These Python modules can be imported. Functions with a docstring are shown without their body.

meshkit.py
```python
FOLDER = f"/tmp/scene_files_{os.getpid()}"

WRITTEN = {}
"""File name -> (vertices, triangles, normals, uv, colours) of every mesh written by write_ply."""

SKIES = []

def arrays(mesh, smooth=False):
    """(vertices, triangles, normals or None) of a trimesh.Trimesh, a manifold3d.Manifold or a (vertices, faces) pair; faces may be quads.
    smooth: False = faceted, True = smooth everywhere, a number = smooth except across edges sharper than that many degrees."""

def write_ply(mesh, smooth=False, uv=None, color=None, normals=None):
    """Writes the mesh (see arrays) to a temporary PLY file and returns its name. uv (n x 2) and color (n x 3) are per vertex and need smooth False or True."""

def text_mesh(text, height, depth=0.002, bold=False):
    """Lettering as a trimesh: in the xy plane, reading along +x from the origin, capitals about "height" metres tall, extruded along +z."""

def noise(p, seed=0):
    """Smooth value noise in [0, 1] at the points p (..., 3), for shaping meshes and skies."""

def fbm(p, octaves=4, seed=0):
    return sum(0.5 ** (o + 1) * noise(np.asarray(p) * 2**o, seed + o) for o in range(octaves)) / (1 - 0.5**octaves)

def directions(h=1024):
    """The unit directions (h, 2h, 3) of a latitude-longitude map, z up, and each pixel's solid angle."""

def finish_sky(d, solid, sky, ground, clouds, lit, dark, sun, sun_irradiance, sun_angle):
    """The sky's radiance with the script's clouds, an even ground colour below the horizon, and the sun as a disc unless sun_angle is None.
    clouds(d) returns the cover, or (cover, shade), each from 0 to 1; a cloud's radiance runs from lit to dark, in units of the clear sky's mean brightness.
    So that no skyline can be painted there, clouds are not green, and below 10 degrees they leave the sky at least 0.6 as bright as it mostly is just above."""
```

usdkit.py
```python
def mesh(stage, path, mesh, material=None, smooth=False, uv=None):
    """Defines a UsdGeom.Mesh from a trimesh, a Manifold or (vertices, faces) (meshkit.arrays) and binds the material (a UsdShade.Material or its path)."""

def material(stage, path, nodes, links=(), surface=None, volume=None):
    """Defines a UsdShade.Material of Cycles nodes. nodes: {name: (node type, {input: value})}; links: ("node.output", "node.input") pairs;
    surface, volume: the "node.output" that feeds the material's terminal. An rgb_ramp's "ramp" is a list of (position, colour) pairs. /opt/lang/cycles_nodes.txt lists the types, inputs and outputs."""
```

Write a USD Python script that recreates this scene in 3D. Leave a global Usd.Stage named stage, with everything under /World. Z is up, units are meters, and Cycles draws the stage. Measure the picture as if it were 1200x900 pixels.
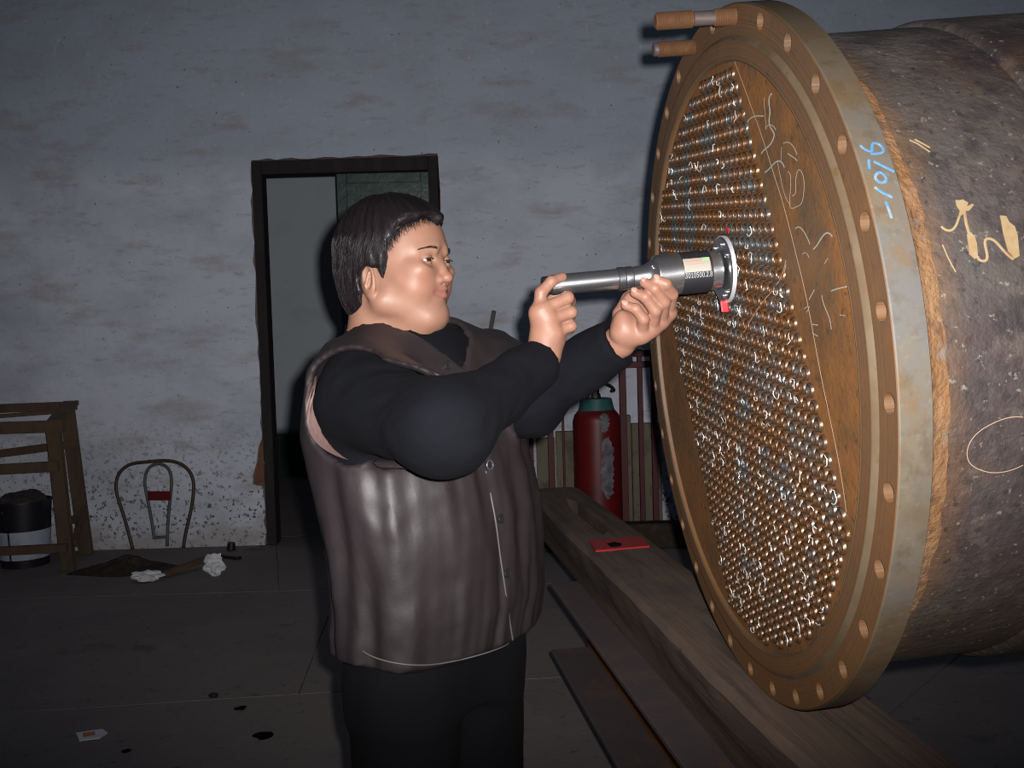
import math, random
import numpy as np, trimesh, shapely, manifold3d
from shapely.geometry import Polygon, Point
from shapely import affinity
import usdkit, meshkit
from pxr import Usd, UsdGeom, UsdLux, Gf, Sdf, Vt, UsdShade

stage = Usd.Stage.CreateInMemory()
UsdGeom.SetStageUpAxis(stage, UsdGeom.Tokens.z)
UsdGeom.SetStageMetersPerUnit(stage, 1.0)
UsdGeom.Xform.Define(stage, '/World')
UsdGeom.Scope.Define(stage, '/World/Looks')
rng = np.random.default_rng(7)
PI = math.pi
V = lambda *a: np.array(a, float)

# ---------------------------------------------------------------- camera
FPX, CAMZ, PITCH, ROLL = 1167.0, 1.45, math.radians(2.8), math.radians(1.7)
FWD = V(0, math.cos(PITCH), -math.sin(PITCH))
_r, _u = V(1, 0, 0), V(0, math.sin(PITCH), math.cos(PITCH))
RIGHT = math.cos(ROLL) * _r - math.sin(ROLL) * _u
UP = math.sin(ROLL) * _r + math.cos(ROLL) * _u
EYE = V(0, 0, CAMZ)
cam = UsdGeom.Camera.Define(stage, '/World/camera')
m = np.eye(4); m[0, :3], m[1, :3], m[2, :3], m[3, :3] = RIGHT, UP, -FWD, EYE
cam.AddTransformOp().Set(Gf.Matrix4d(*m.ravel().tolist()))
cam.CreateHorizontalApertureAttr(36.0)
cam.CreateVerticalApertureAttr(27.0)
cam.CreateFocalLengthAttr(36.0 * FPX / 1200)
cam.CreateClippingRangeAttr(Gf.Vec2f(0.02, 200))
cam.CreateExposureAttr(0.0)

# ---------------------------------------------------------------- light: the camera's own flash, and an added faint ambient fill dome
flash = UsdLux.SphereLight.Define(stage, '/World/camera_flash')
fm = m.copy(); _t = math.radians(4.5); _d = math.cos(_t) * FWD + math.sin(_t) * UP; fm[0, :3] *= 1.7; fm[1, :3] = math.cos(_t) * UP - math.sin(_t) * FWD; fm[2, :3] = -_d; fm[3, :3] = EYE + 0.030 * RIGHT + 0.027 * UP + 0.01 * FWD
flash.AddTransformOp().Set(Gf.Matrix4d(*fm.ravel().tolist()))
flash.CreateRadiusAttr(0.010)
flash.CreateNormalizeAttr(True)
flash.CreateIntensityAttr(FLASH := 132.0)
flash.CreateColorAttr(Gf.Vec3f(1.0, 0.97, 0.96))
sh = UsdLux.ShapingAPI.Apply(flash.GetPrim())
sh.CreateShapingConeAngleAttr(32.0)
sh.CreateShapingConeSoftnessAttr(1.0)
dome = UsdLux.DomeLight.Define(stage, '/World/ambient_fill')
dome.CreateIntensityAttr(0.010)
dome.CreateColorAttr(Gf.Vec3f(0.55, 0.72, 1.0))

# ---------------------------------------------------------------- helpers
def ray(px, py): return ((px - 600) / FPX) * RIGHT - ((py - 450) / FPX) * UP + FWD
def at(px, py, y):
    d = ray(px, py); return EYE + d * (y / d[1])
def on_floor(px, py, z=0.0):
    d = ray(px, py); return EYE + d * ((z - CAMZ) / d[2])

used = {}
def numbered(path):
    n = used.get(path, -1) + 1; used[path] = n
    return path if n == 0 else f'{path}_{n:03d}'
def props(p, label=None, cat=None, group=None, kind=None):
    for k, v in (('label', label), ('category', cat), ('group', group), ('kind', kind)):
        if v: p.SetCustomDataByKey(k, v)
def thing(name, label, cat, loc=(0, 0, 0), group=None, matrix=None, kind=None):
    x = UsdGeom.Xform.Define(stage, numbered('/World/' + name))
    if matrix is None:
        mm = np.eye(4); mm[3, :3] = loc
    else: mm = matrix
    x.AddTransformOp().Set(Gf.Matrix4d(*mm.ravel().tolist()))
    p = x.GetPrim(); props(p, label, cat, group, kind)
    INV[str(p.GetPath())] = np.linalg.inv(mm)
    return p
INV = {}
def arr(mesh):
    v, f, _ = meshkit.arrays(mesh); return v, f
def obj(name, mesh, mat, parent=None, smooth=False, world=True, label=None, cat=None, group=None, kind=None, tint=None):
    """one Mesh prim; vertices are given in world space unless world is False"""
    base = str(parent.GetPath()) if parent is not None else '/World'
    path = numbered(base + '/' + name)
    v, f = arr(mesh)
    if world and parent is not None:
        root = '/'.join(base.split('/')[:3]); M_ = INV[root]
        v = np.c_[v, np.ones(len(v))] @ M_; v = v[:, :3]
    g = usdkit.mesh(stage, path, (v, f), MATS[mat], smooth=smooth)
    if tint is not None:
        UsdGeom.PrimvarsAPI(g).CreatePrimvar('tint', Sdf.ValueTypeNames.Color3fArray, 'vertex').Set(Vt.Vec3fArray.FromNumpy(tint.astype(np.float32)))
    p = g.GetPrim(); props(p, label, cat, group, kind)
    return p

def cat(*ms):
    ms = [x for x in ms if x is not None]; vs, fs, n = [], [], 0
    for x in ms:
        v, f = arr(x); vs.append(v); fs.append(f + n); n += len(v)
    return np.vstack(vs), np.vstack(fs)
def frame(d):
    d = np.asarray(d, float); d = d / np.linalg.norm(d)
    a = V(0, 0, 1) if abs(d[2]) < .9 else V(1, 0, 0)
    x = np.cross(a, d); x /= np.linalg.norm(x); return x, np.cross(d, x), d
def tube(pts, r, n=10, caps=True, flat=None):
    """swept tube; r a number or one per point"""
    pts = np.asarray(pts, float); k = len(pts); r = np.broadcast_to(np.asarray(r, float), (k,))
    t = np.gradient(pts, axis=0); t /= np.linalg.norm(t, axis=1)[:, None] + 1e-12
    x, y, _ = frame(t[0]); th = np.arange(n) / n * 2 * PI; V_ = []
    for i in range(k):
        x = x - t[i] * (x @ t[i]); x /= np.linalg.norm(x); y = np.cross(t[i], x)
        V_.append(pts[i] + r[i] * (np.cos(th)[:, None] * x + np.sin(th)[:, None] * y))
    v = np.vstack(V_); f = []
    for i in range(k - 1):
        for j in range(n):
            a, b, c, d = i * n + j, i * n + (j + 1) % n, (i + 1) * n + (j + 1) % n, (i + 1) * n + j
            f += [(a, b, c), (a, c, d)]
    if caps:
        v = np.vstack([v, pts[:1], pts[-1:]]); s, e = k * n, k * n + 1
        for j in range(n):
            f.append((s, (j + 1) % n, j)); f.append((e, (k - 1) * n + j, (k - 1) * n + (j + 1) % n))
    return v, np.array(f)
def lathe(prof, p0, axis, n=32, closed=False):
    """prof: (s along axis, radius); revolve about p0+axis"""
    x, y, d = frame(axis); th = np.arange(n) / n * 2 * PI
    ring = np.cos(th)[:, None] * x + np.sin(th)[:, None] * y
    v = np.vstack([np.asarray(p0) + d * s + max(r, 1e-5) * ring for s, r in prof]); f = []
    k = len(prof)
    for i in range(k if closed else k - 1):
        i2 = (i + 1) % k
        for j in range(n):
            a, b, c, e = i * n + j, i * n + (j + 1) % n, i2 * n + (j + 1) % n, i2 * n + j
            f += [(a, b, c), (a, c, e)]
    return v, np.array(f)
def box(lo, hi, bev=0.0):
    lo, hi = np.minimum(lo, hi), np.maximum(lo, hi)
    if bev <= 0:
        b = trimesh.creation.box(hi - lo); b.apply_translation((lo + hi) / 2); return b
    c = []
    for sx in (0, 1):
        for sy in (0, 1):
            for sz in (0, 1):
                p = np.where([sx, sy, sz], hi, lo); s = np.where([sx, sy, sz], -1, 1) * bev
                c += [p + s * [0, 1, 1], p + s * [1, 0, 1], p + s * [1, 1, 0]]
    return trimesh.convex.convex_hull(np.array(c))
def bar(p, q, w, h, up=(0, 0, 1), bev=0.002):
    """box bar from p to q, w sideways, h along up"""
    p, q = np.asarray(p, float), np.asarray(q, float); d = q - p; L = np.linalg.norm(d); d /= L
    up = np.asarray(up, float); up = up - d * (up @ d); up /= np.linalg.norm(up); s = np.cross(up, d)
    v, f = arr(box([-w / 2, 0, -h / 2], [w / 2, L, h / 2], bev))
    return p + v[:, :1] * s + v[:, 1:2] * d + v[:, 2:] * up, f
def smooth_curve(pts, n=40):
    from scipy.interpolate import CubicSpline
    pts = np.asarray(pts, float); t = np.r_[0, np.cumsum(np.linalg.norm(np.diff(pts, axis=0), axis=1))]
    return CubicSpline(t, pts)(np.linspace(0, t[-1], n))

# ---- signed distance fields and surface nets
class Field:
    def __init__(s, lo, hi, h):
        s.lo = np.asarray(lo, float); s.h = h
        s.n = np.ceil((np.asarray(hi, float) - s.lo) / h).astype(int) + 1
        s.D = np.full(s.n, 1.0, np.float32)
        s.ax = [s.lo[i] + h * np.arange(s.n[i]) for i in range(3)]
    def sl(s, lo, hi):
        a = np.clip(np.floor((np.asarray(lo) - s.lo) / s.h).astype(int), 0, s.n)
        b = np.clip(np.ceil((np.asarray(hi) - s.lo) / s.h).astype(int) + 1, 0, s.n)
        return tuple(slice(x, max(y, x)) for x, y in zip(a, b))
    def pts(s, sl):
        g = np.meshgrid(*[s.ax[i][sl[i]] for i in range(3)], indexing='ij'); return np.stack(g, -1)
    def put(s, d, sl, k, op):
        c = s.D[sl]
        if c.size == 0: return s
        if op == 'add':
            r = np.minimum(c, d)
            if k: r = r - np.maximum(k - np.abs(c - d), 0) ** 2 / (4 * k)
        else:
            r = np.maximum(c, -d)
            if k: r = r + np.maximum(k - np.abs(c + d), 0) ** 2 / (4 * k)
        s.D[sl] = r; return s
    def capsule(s, p, q, r0, r1=None, k=0.01, op='add'):
        p, q = np.asarray(p, float), np.asarray(q, float); r1 = r0 if r1 is None else r1
        R = max(r0, r1) + 2 * k + 3 * s.h; sl = s.sl(np.minimum(p, q) - R, np.maximum(p, q) + R)
        P = s.pts(sl); d = q - p; t = np.clip(((P - p) @ d) / max(d @ d, 1e-12), 0, 1)
        return s.put(np.linalg.norm(P - p - t[..., None] * d, axis=-1) - (r0 + (r1 - r0) * t), sl, k, op)
    def chain(s, ps, rs, k=0.006, op='add'):
        for i in range(len(ps) - 1): s.capsule(ps[i], ps[i + 1], rs[i], rs[i + 1], k, op)
        return s
    def ell(s, c, rad, R=None, k=0.01, op='add'):
        c, rad = np.asarray(c, float), np.asarray(rad, float); m_ = rad.max() + 2 * k + 3 * s.h
        sl = s.sl(c - m_, c + m_); P = s.pts(sl) - c
        if R is not None: P = P @ R
        k0 = np.linalg.norm(P / rad, axis=-1); k1 = np.linalg.norm(P / rad ** 2, axis=-1)
        return s.put(np.where(k1 > 1e-9, k0 * (k0 - 1) / np.maximum(k1, 1e-9), -rad.min()), sl, k, op)
    def fn(s, f, k=0.0, op='add', lo=None, hi=None):
        sl = s.sl(s.lo if lo is None else lo, s.lo + s.n * s.h if hi is None else hi)
        return s.put(f(s.pts(sl)), sl, k, op)
    def wrinkle(s, f, near=0.03):
        i = np.nonzero(np.abs(s.D) < near); P = np.stack([s.ax[a][i[a]] for a in range(3)], -1)
        s.D[i] += f(P); return s
    def mesh(s):
        for a in range(3):                            # close what reaches the edge of the grid
            for e in (0, -1):
                i = [slice(None)] * 3; i[a] = e; s.D[tuple(i)] = np.maximum(s.D[tuple(i)], .3 * s.h)
        for _ in range(14):
            v, f, I = s.nets(); e = np.sort(np.vstack([f[:, [0, 1]], f[:, [1, 2]], f[:, [2, 0]]]), 1); u_, c = np.unique(e, axis=0, return_counts=True)
            bad = np.unique(u_[c > 2])
            if not len(bad): break
            D0 = s.D.copy()
            for q in I[bad]:
                b = tuple(slice(max(x - 1, 1), x + 3) for x in q); w = tuple(slice(max(x - 2, 0), x + 4) for x in q); X = D0[w]
                m_ = sum(np.roll(X, d, a) for a in range(3) for d in (1, -1)) / 6; o_ = tuple(slice(b[k].start - w[k].start, b[k].start - w[k].start + s.D[b].shape[k]) for k in range(3)); s.D[b] = m_[o_] - .04 * s.h
        return tidy((v, f))
    def nets(s):
        D = s.D; S = D < 0; n = np.array(D.shape)
        cnt = sum(S[a:n[0] - 1 + a, b:n[1] - 1 + b, c:n[2] - 1 + c].astype(np.int8) for a in (0, 1) for b in (0, 1) for c in (0, 1))
        act = (cnt > 0) & (cnt < 8); idx = np.full(act.shape, -1, np.int64); I = np.argwhere(act); idx[act] = np.arange(len(I))
        cor = np.array([(a, b, c) for a in (0, 1) for b in (0, 1) for c in (0, 1)])
        acc = np.zeros((len(I), 3)); w = np.zeros(len(I))
        for e0 in range(8):
            for ax in range(3):
                if cor[e0][ax]: continue
                A = cor[e0]; B = A.copy(); B[ax] = 1
                da = D[tuple((I + A).T)].astype(float); db = D[tuple((I + B).T)].astype(float); x = (da < 0) != (db < 0)
                t = np.where(x, da / np.where(np.abs(da - db) < 1e-12, 1, da - db), 0)
                p = A + t[:, None] * (B - A); acc += np.where(x[:, None], p, 0); w += x
        v = s.lo + s.h * (I + acc / w[:, None]); F = []
        for ax in range(3):
            o1, o2 = (ax + 1) % 3, (ax + 2) % 3
            s0 = [slice(None)] * 3; s1 = [slice(None)] * 3; s0[ax] = slice(0, -1); s1[ax] = slice(1, None)
            E = np.argwhere(S[tuple(s0)] != S[tuple(s1)])
            E = E[(E[:, o1] > 0) & (E[:, o2] > 0) & (E[:, o1] < n[o1] - 1) & (E[:, o2] < n[o2] - 1)]
            if not len(E): continue
            d1 = np.zeros(3, int); d1[o1] = 1; d2 = np.zeros(3, int); d2[o2] = 1
            q = np.stack([idx[tuple((E - d1 - d2).T)], idx[tuple((E - d2).T)], idx[tuple(E.T)], idx[tuple((E - d1).T)]], 1)
            flip = ~S[tuple(E.T)]
            q[flip] = q[flip][:, ::-1]; F.append(q)
        q = np.vstack(F); q = q[(q >= 0).all(1)]
        return v, np.vstack([q[:, [0, 1, 2]], q[:, [0, 2, 3]]]), I
def taubin(mesh, n=6):
    from scipy.sparse import coo_matrix, diags
    v, f = np.array(mesh[0], float), np.asarray(mesh[1]); e = np.vstack([f[:, [0, 1]], f[:, [1, 2]], f[:, [2, 0]]]); e = np.unique(np.sort(e, 1), axis=0)
    A = coo_matrix((np.ones(len(e)), (e[:, 0], e[:, 1])), shape=(len(v), len(v))).tocsr(); A = A + A.T; deg = np.maximum(np.asarray(A.sum(1)).ravel(), 1); L = diags(1 / deg) @ A
    for k in range(n):
        v = v + .5 * (L @ v - v); v = v - .52 * (L @ v - v)
    return v, f
def tidy(m):
    """drops loose crumbs, keeps the big pieces"""
    v, f = m; t = trimesh.Trimesh(v, f, process=False); cc = trimesh.graph.connected_component_labels(t.face_adjacency, node_count=len(f)); n = np.bincount(cc); keep = n[cc] > .02 * n.max(); f = f[keep]
    u, inv = np.unique(f, return_inverse=True); return v[u], inv.reshape(-1, 3)
def rot_axes(f, l, u): return np.stack([f, l, u], 1)      # columns: local axes in world

# ---------------------------------------------------------------- materials
MATS = {}
DIM = dict(beige_board=0.5, cylinder_red=0.45, rack_red=.8, joint_dirt=1.3, bench_wood=.75, face_rust=0.409, sheet_rust=0.46, rim_steel=0.185, ring_highlight=0.462, weld_rust=0.409, shell_steel=0.265, bead_steel=0.44, thread_rust=0.24, stud_shank=0.462, chalk_white=0.462, paint_cream=0.38, chalk_blue=0.462, vest_cloth=0.27, vest_lining=0.5, vest_thread=0.396, pullover_knit=0.075, trouser_cloth=0.12, label_plate=0.396, print_pale=0.396, timber=0.92, beam_steel=0.8, beam_rust=0.85, concrete=1.5, red_paint=0.700, green_door_paint=0.800, door_frame_wood=0.700, red_tape=0.700, hair=0.600)
def material(name, nodes, links, surface='p.BSDF'):
    MATS[name] = usdkit.material(stage, '/World/Looks/' + name, nodes, links, surface=surface)
def layered(name, base, layers=(), rough=0.6, metal=0.0, spec=0.5, bump=None, coord='object', rough_var=0.0, extra=None, radial=None):
    """base colour, then layers (kind, scale, lo, hi, colour[, stretch[, amount]]): noise, spots (voronoi), height (world z between lo and hi, wobbled)"""
    N = {'tc': ('texture_coordinate', {}), 'geo': ('geometry', {}), 'p': ('principled_bsdf', {'roughness': rough, 'metallic': metal, 'specular_ior_level': spec, **(extra or {})})}
    L = []; src = 'tc.object' if coord == 'object' else 'geo.position'
    base = tuple(DIM.get(name, 1.0) * q for q in base); layers = [(*l_[:4], tuple(DIM.get(name, 1.0) * q for q in l_[4]), *l_[5:]) for l_ in layers]
    N['c0'] = ('color', {'value': base}); cur = 'c0.color'; first = None
    for i, ly in enumerate(layers):
        kind, sc, lo, hi, col = ly[:5]; st = ly[5] if len(ly) > 5 else (1, 1, 1); amt = ly[6] if len(ly) > 6 else 1.0
        N[f'm{i}'] = ('mapping', {'scale': tuple(sc * q for q in st) if kind != 'height' else (1, 1, 1), 'location': (i * 3.1, i * 1.7, i * 2.3) if kind != 'height' else (0, 0, 0)})
        L.append((src, f'm{i}.vector'))
        if kind == 'noise':
            N[f't{i}'] = ('noise_texture', {'scale': 1.0, 'detail': 5.0, 'roughness': 0.62}); L.append((f'm{i}.vector', f't{i}.vector')); out = f't{i}.fac'
        elif kind == 'spots':
            N[f't{i}'] = ('voronoi_texture', {'scale': 1.0, 'randomness': 1.0}); L.append((f'm{i}.vector', f't{i}.vector')); out = f't{i}.distance'
        else:
            N[f's{i}'] = ('separate_xyz', {}); L.append((f'm{i}.vector', f's{i}.vector'))
            N[f't{i}'] = ('noise_texture', {'scale': sc, 'detail': 4.0}); L.append((src, f't{i}.vector'))
            N[f'w{i}'] = ('math', {'math_type': 'multiply_add', 'value2': 0.6 * st[0], 'value3': -0.3 * st[0]}); L.append((f't{i}.fac', f'w{i}.value1'))
            N[f'a{i}'] = ('math', {'math_type': 'add'}); L += [(f's{i}.z', f'a{i}.value1'), (f'w{i}.value', f'a{i}.value2')]; out = f'a{i}.value'
        N[f'r{i}'] = ('map_range', {'from_min': lo, 'from_max': hi, 'to_min': 0.0, 'to_max': amt, 'clamp': True}); L.append((out, f'r{i}.value'))
        fac = f'r{i}.result'
        if len(ly) > 7:                               # only where the height lies near the second of (none, full)
            N[f'zs{i}'] = ('separate_xyz', {}); N[f'zr{i}'] = ('map_range', {'from_min': ly[7][0], 'from_max': ly[7][1], 'clamp': True}); N[f'zm{i}'] = ('math', {'math_type': 'multiply'})
            L += [(src, f'zs{i}.vector'), (f'zs{i}.' + (ly[8] if len(ly) > 8 else 'z'), f'zr{i}.value'), (f'zr{i}.result', f'zm{i}.value1'), (fac, f'zm{i}.value2')]; fac = f'zm{i}.value'
        N[f'x{i}'] = ('mix_color', {'b': col}); L += [(fac, f'x{i}.fac'), (cur, f'x{i}.a')]; cur = f'x{i}.result'
        if first is None: first = f'r{i}.result'
    if radial:                                        # turned rings about the local x axis
        N['rs'] = ('separate_xyz', {}); N['rc'] = ('combine_xyz', {'x': 0.0}); N['rl'] = ('vector_math', {'math_type': 'length'})
        N['rn'] = ('noise_texture', {'dimensions': '1D', 'scale': radial[0], 'detail': 3.0}); N['rr'] = ('map_range', {'from_min': .35, 'from_max': .7, 'to_min': 0.0, 'to_max': radial[2], 'clamp': True})
        N['rx'] = ('mix_color', {'b': radial[1]})
        L += [('tc.object', 'rs.vector'), ('rs.y', 'rc.y'), ('rs.z', 'rc.z'), ('rc.vector', 'rl.vector1'), ('rl.value', 'rn.w'), ('rn.fac', 'rr.value'), ('rr.result', 'rx.fac'), (cur, 'rx.a')]; cur = 'rx.result'
    L.append((cur, 'p.base_color'))
    if rough_var and first:
        N['rv'] = ('map_range', {'from_min': 0.0, 'from_max': 1.0, 'to_min': rough, 'to_max': rough + rough_var, 'clamp': True}); L += [(first, 'rv.value'), ('rv.result', 'p.roughness')]
    if bump:
        N['bm'] = ('mapping', {'scale': tuple(bump[0] * q for q in (bump[3] if len(bump) > 3 else (1, 1, 1)))}); N['bn'] = ('noise_texture', {'scale': 1.0, 'detail': 6.0, 'roughness': 0.6})
        N['bb'] = ('bump', {'strength': bump[1], 'distance': bump[2]})
        L += [(src, 'bm.vector'), ('bm.vector', 'bn.vector'), ('bn.fac', 'bb.height'), ('bb.normal', 'p.normal')]
    material(name, N, L)

layered('plaster', (.57, .63, .74), [
    ('height', 0.8, 2.80, 2.55, (.77, .81, .91), (.7, 1, 1), 1.0),
    ('noise', 1.3, .45, .72, (.50, .53, .61), (1, 1, 1.6), .85),
    ('noise', 2.4, .54, .76, (.45, .39, .36), (1, 1, 3.0), .75),
    ('noise', 7.0, .58, .74, (.42, .39, .38), (1, 1, 3.5), .55),
    ('noise', 30, .60, .75, (.90, .90, .92), (1, 1, 1), .5),
    ('noise', 38, .57, .60, (.06, .056, .056), (1, 1, 1), .92, (1.0, .25)),
    ('noise', 9, .60, .70, (.30, .24, .20), (1, 1, 1), .7, (1.3, .3)),
    ('noise', 46, .685, .70, (.07, .065, .06), (1, 1, 1), .9),
    ('height', 5, .22, .05, (.45, .40, .36), (1, 1, 1), .6)], rough=.9, spec=.2, bump=(14, .35, .02), coord='world')
def extr(poly, h):
    gs = [g_ for g_ in getattr(poly, 'geoms', [poly]) if g_.area > 1e-6]
    return trimesh.util.concatenate([trimesh.creation.extrude_polygon(g_, h, engine='earcut') for g_ in gs])
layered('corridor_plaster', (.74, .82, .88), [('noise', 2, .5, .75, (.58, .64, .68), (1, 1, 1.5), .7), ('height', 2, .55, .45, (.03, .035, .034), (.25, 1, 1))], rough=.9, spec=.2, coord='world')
layered('concrete', (.152, .128, .120), [('noise', 1.2, .45, .7, (.118, .101, .098), (1, 1, 1), .8), ('noise', 5, .55, .75, (.18, .152, .142), (1, 1, 1), .6),
    ('noise', 26, .60, .72, (.035, .032, .034), (1, 1, 1), .6), ('noise', 2.2, .62, .74, (.020, .018, .018), (1, 1, 1), .7)], rough=.85, spec=.25, bump=(30, .3, .006), coord='world')
layered('joint_dirt', (.085, .065, .052), [('noise', 9, .50, .60, (.26, .11, .04))], rough=.9, coord='world')
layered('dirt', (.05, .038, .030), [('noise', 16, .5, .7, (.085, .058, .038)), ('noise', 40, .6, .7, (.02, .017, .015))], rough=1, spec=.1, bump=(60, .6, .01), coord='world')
layered('oil', (.006, .005, .006), rough=.95, spec=.05, coord='world')
layered('door_frame_wood', (.030, .022, .024), [('noise', 12, .5, .7, (.05, .035, .032), (1, 1, .2))], rough=.8, coord='world')
layered('green_door_paint', (.028, .075, .062), [('noise', 5, .5, .7, (.045, .11, .09)), ('noise', 60, .66, .70, (.45, .5, .48), (1, 1, .4), .7)], rough=.36, spec=.6, bump=(5, .30, .02), coord='world')
layered('brick_red', (.22, .10, .06), [('noise', 20, .5, .7, (.12, .06, .04))], rough=.95, coord='world')
layered('timber', (.125, .085, .062), [('noise', 5, .45, .68, (.070, .052, .050), (1, .5, 1), .9), ('noise', 3.0, .5, .72, (.17, .115, .075), (1, .5, 1), .7),
    ('noise', 40, .52, .72, (.045, .033, .028), (1, .05, 1), .8), ('noise', 9, .66, .74, (.02, .018, .028), (1, .6, 1), .8)], rough=.85, spec=.25, bump=(55, .5, .008, (1, .06, 1)))
layered('beam_steel', (.105, .080, .082), [('noise', 6, .5, .7, (.15, .10, .085)), ('noise', 30, .6, .72, (.22, .10, .04), (1, .3, 1), .7)], rough=.7, spec=.35, bump=(70, .3, .003))
layered('beam_rust', (.24, .085, .022), [('noise', 8, .45, .7, (.13, .05, .02)), ('noise', 25, .6, .75, (.30, .13, .04))], rough=.85, spec=.2, bump=(70, .3, .003))
layered('red_paint', (.42, .012, .010), [('noise', 14, .55, .72, (.26, .012, .012)), ('noise', 30, .66, .72, (.03, .02, .02), (1, 1, 1), .8)], rough=.55)

# ---------------------------------------------------------------- the hall: wall with its doorway, floor slabs, corridor behind
WY = 7.08
DX0, DX1, DZ = -1.785, -.478, 2.725
def zigzag(p, q, n, amp, seed):
    r = np.random.default_rng(seed); t = np.linspace(0, 1, n)[:, None]; d = np.asarray(q) - p; nn = V(-d[1], d[0]) / np.linalg.norm(d)
    return p + t * d + nn * (amp * (r.random(n) - .5))[:, None]
hole = Polygon(np.vstack([zigzag(V(DX0 - .012, -.05), V(DX0 - .012, DZ + .012), 40, .02, 1), zigzag(V(DX0, DZ + .014), V(DX1, DZ + .014), 24, .018, 2), zigzag(V(DX1 + .01, DZ), V(DX1 + .01, -.05), 24, .012, 3)]))
chip = Polygon([(-1.79, .42), (-1.875, .44), (-1.865, .52), (-1.84, .60), (-1.825, .70), (-1.79, .78)])
sheet = shapely.box(-9, -.05, 10, 6.5).difference(hole.union(chip))
w = extr(sheet, .04)
wv, wf = arr(w); wv = np.c_[wv[:, 0], WY + .04 - wv[:, 2], wv[:, 1]]
wb = UsdGeom.Xform.Define(stage, '/World/wall_back').GetPrim(); props(wb, 'stained whitewashed plaster wall with the doorway', 'wall', kind='structure'); INV['/World/wall_back'] = np.eye(4)
obj('plaster_coat', (wv, wf[:, ::-1]), 'plaster', wb)
core = shapely.box(-9, -.05, 10, 6.5).difference(shapely.box(DX0 - .005, -1, DX1 + .005, DZ + .005))
w = extr(core, .25)
wv, wf = arr(w); wv = np.c_[wv[:, 0], WY + .29 - wv[:, 2], wv[:, 1]]
obj('masonry', (wv, wf[:, ::-1]), 'brick_red', wb)
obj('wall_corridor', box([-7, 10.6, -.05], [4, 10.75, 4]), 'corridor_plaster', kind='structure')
dr = UsdGeom.Xform.Define(stage, '/World/door_1').GetPrim(); props(dr, 'dark door frame with green painted leaf closing its right half', 'door', kind='structure'); INV['/World/door_1'] = np.eye(4)
FW = .068; rd0 = math.pi / 180
obj('frame_post', box([DX0, WY - .015, 0], [DX0 + FW, WY + .13, DZ], .004), 'door_frame_wood', dr)
obj('frame_post', box([DX1 - FW, WY - .015, 0], [DX1, WY + .13, DZ], .004), 'door_frame_wood', dr)
obj('frame_head', box([DX0 + FW, WY - .015, DZ - .095], [DX1 - FW, WY + .13, DZ], .004), 'door_frame_wood', dr)
lx0 = at(397, 300, WY)[0]
def hinge(mesh, hx, hy, ang):                     # the leaf stands a little ajar
    v_, f_ = arr(mesh); c_, s_ = math.cos(ang), math.sin(ang); x_, y_ = v_[:, 0] - hx, v_[:, 1] - hy
    return np.c_[hx + c_ * x_ - s_ * y_, hy + s_ * x_ + c_ * y_, v_[:, 2]], f_
HX, HY, HA = DX1 - FW, WY + .06, rd0 * 2.5
leaf = obj('door_leaf', hinge(box([lx0, WY + .05, .02], [DX1 - FW, WY + .085, DZ - .10], .004), HX, HY, HA), 'green_door_paint', dr)
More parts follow.
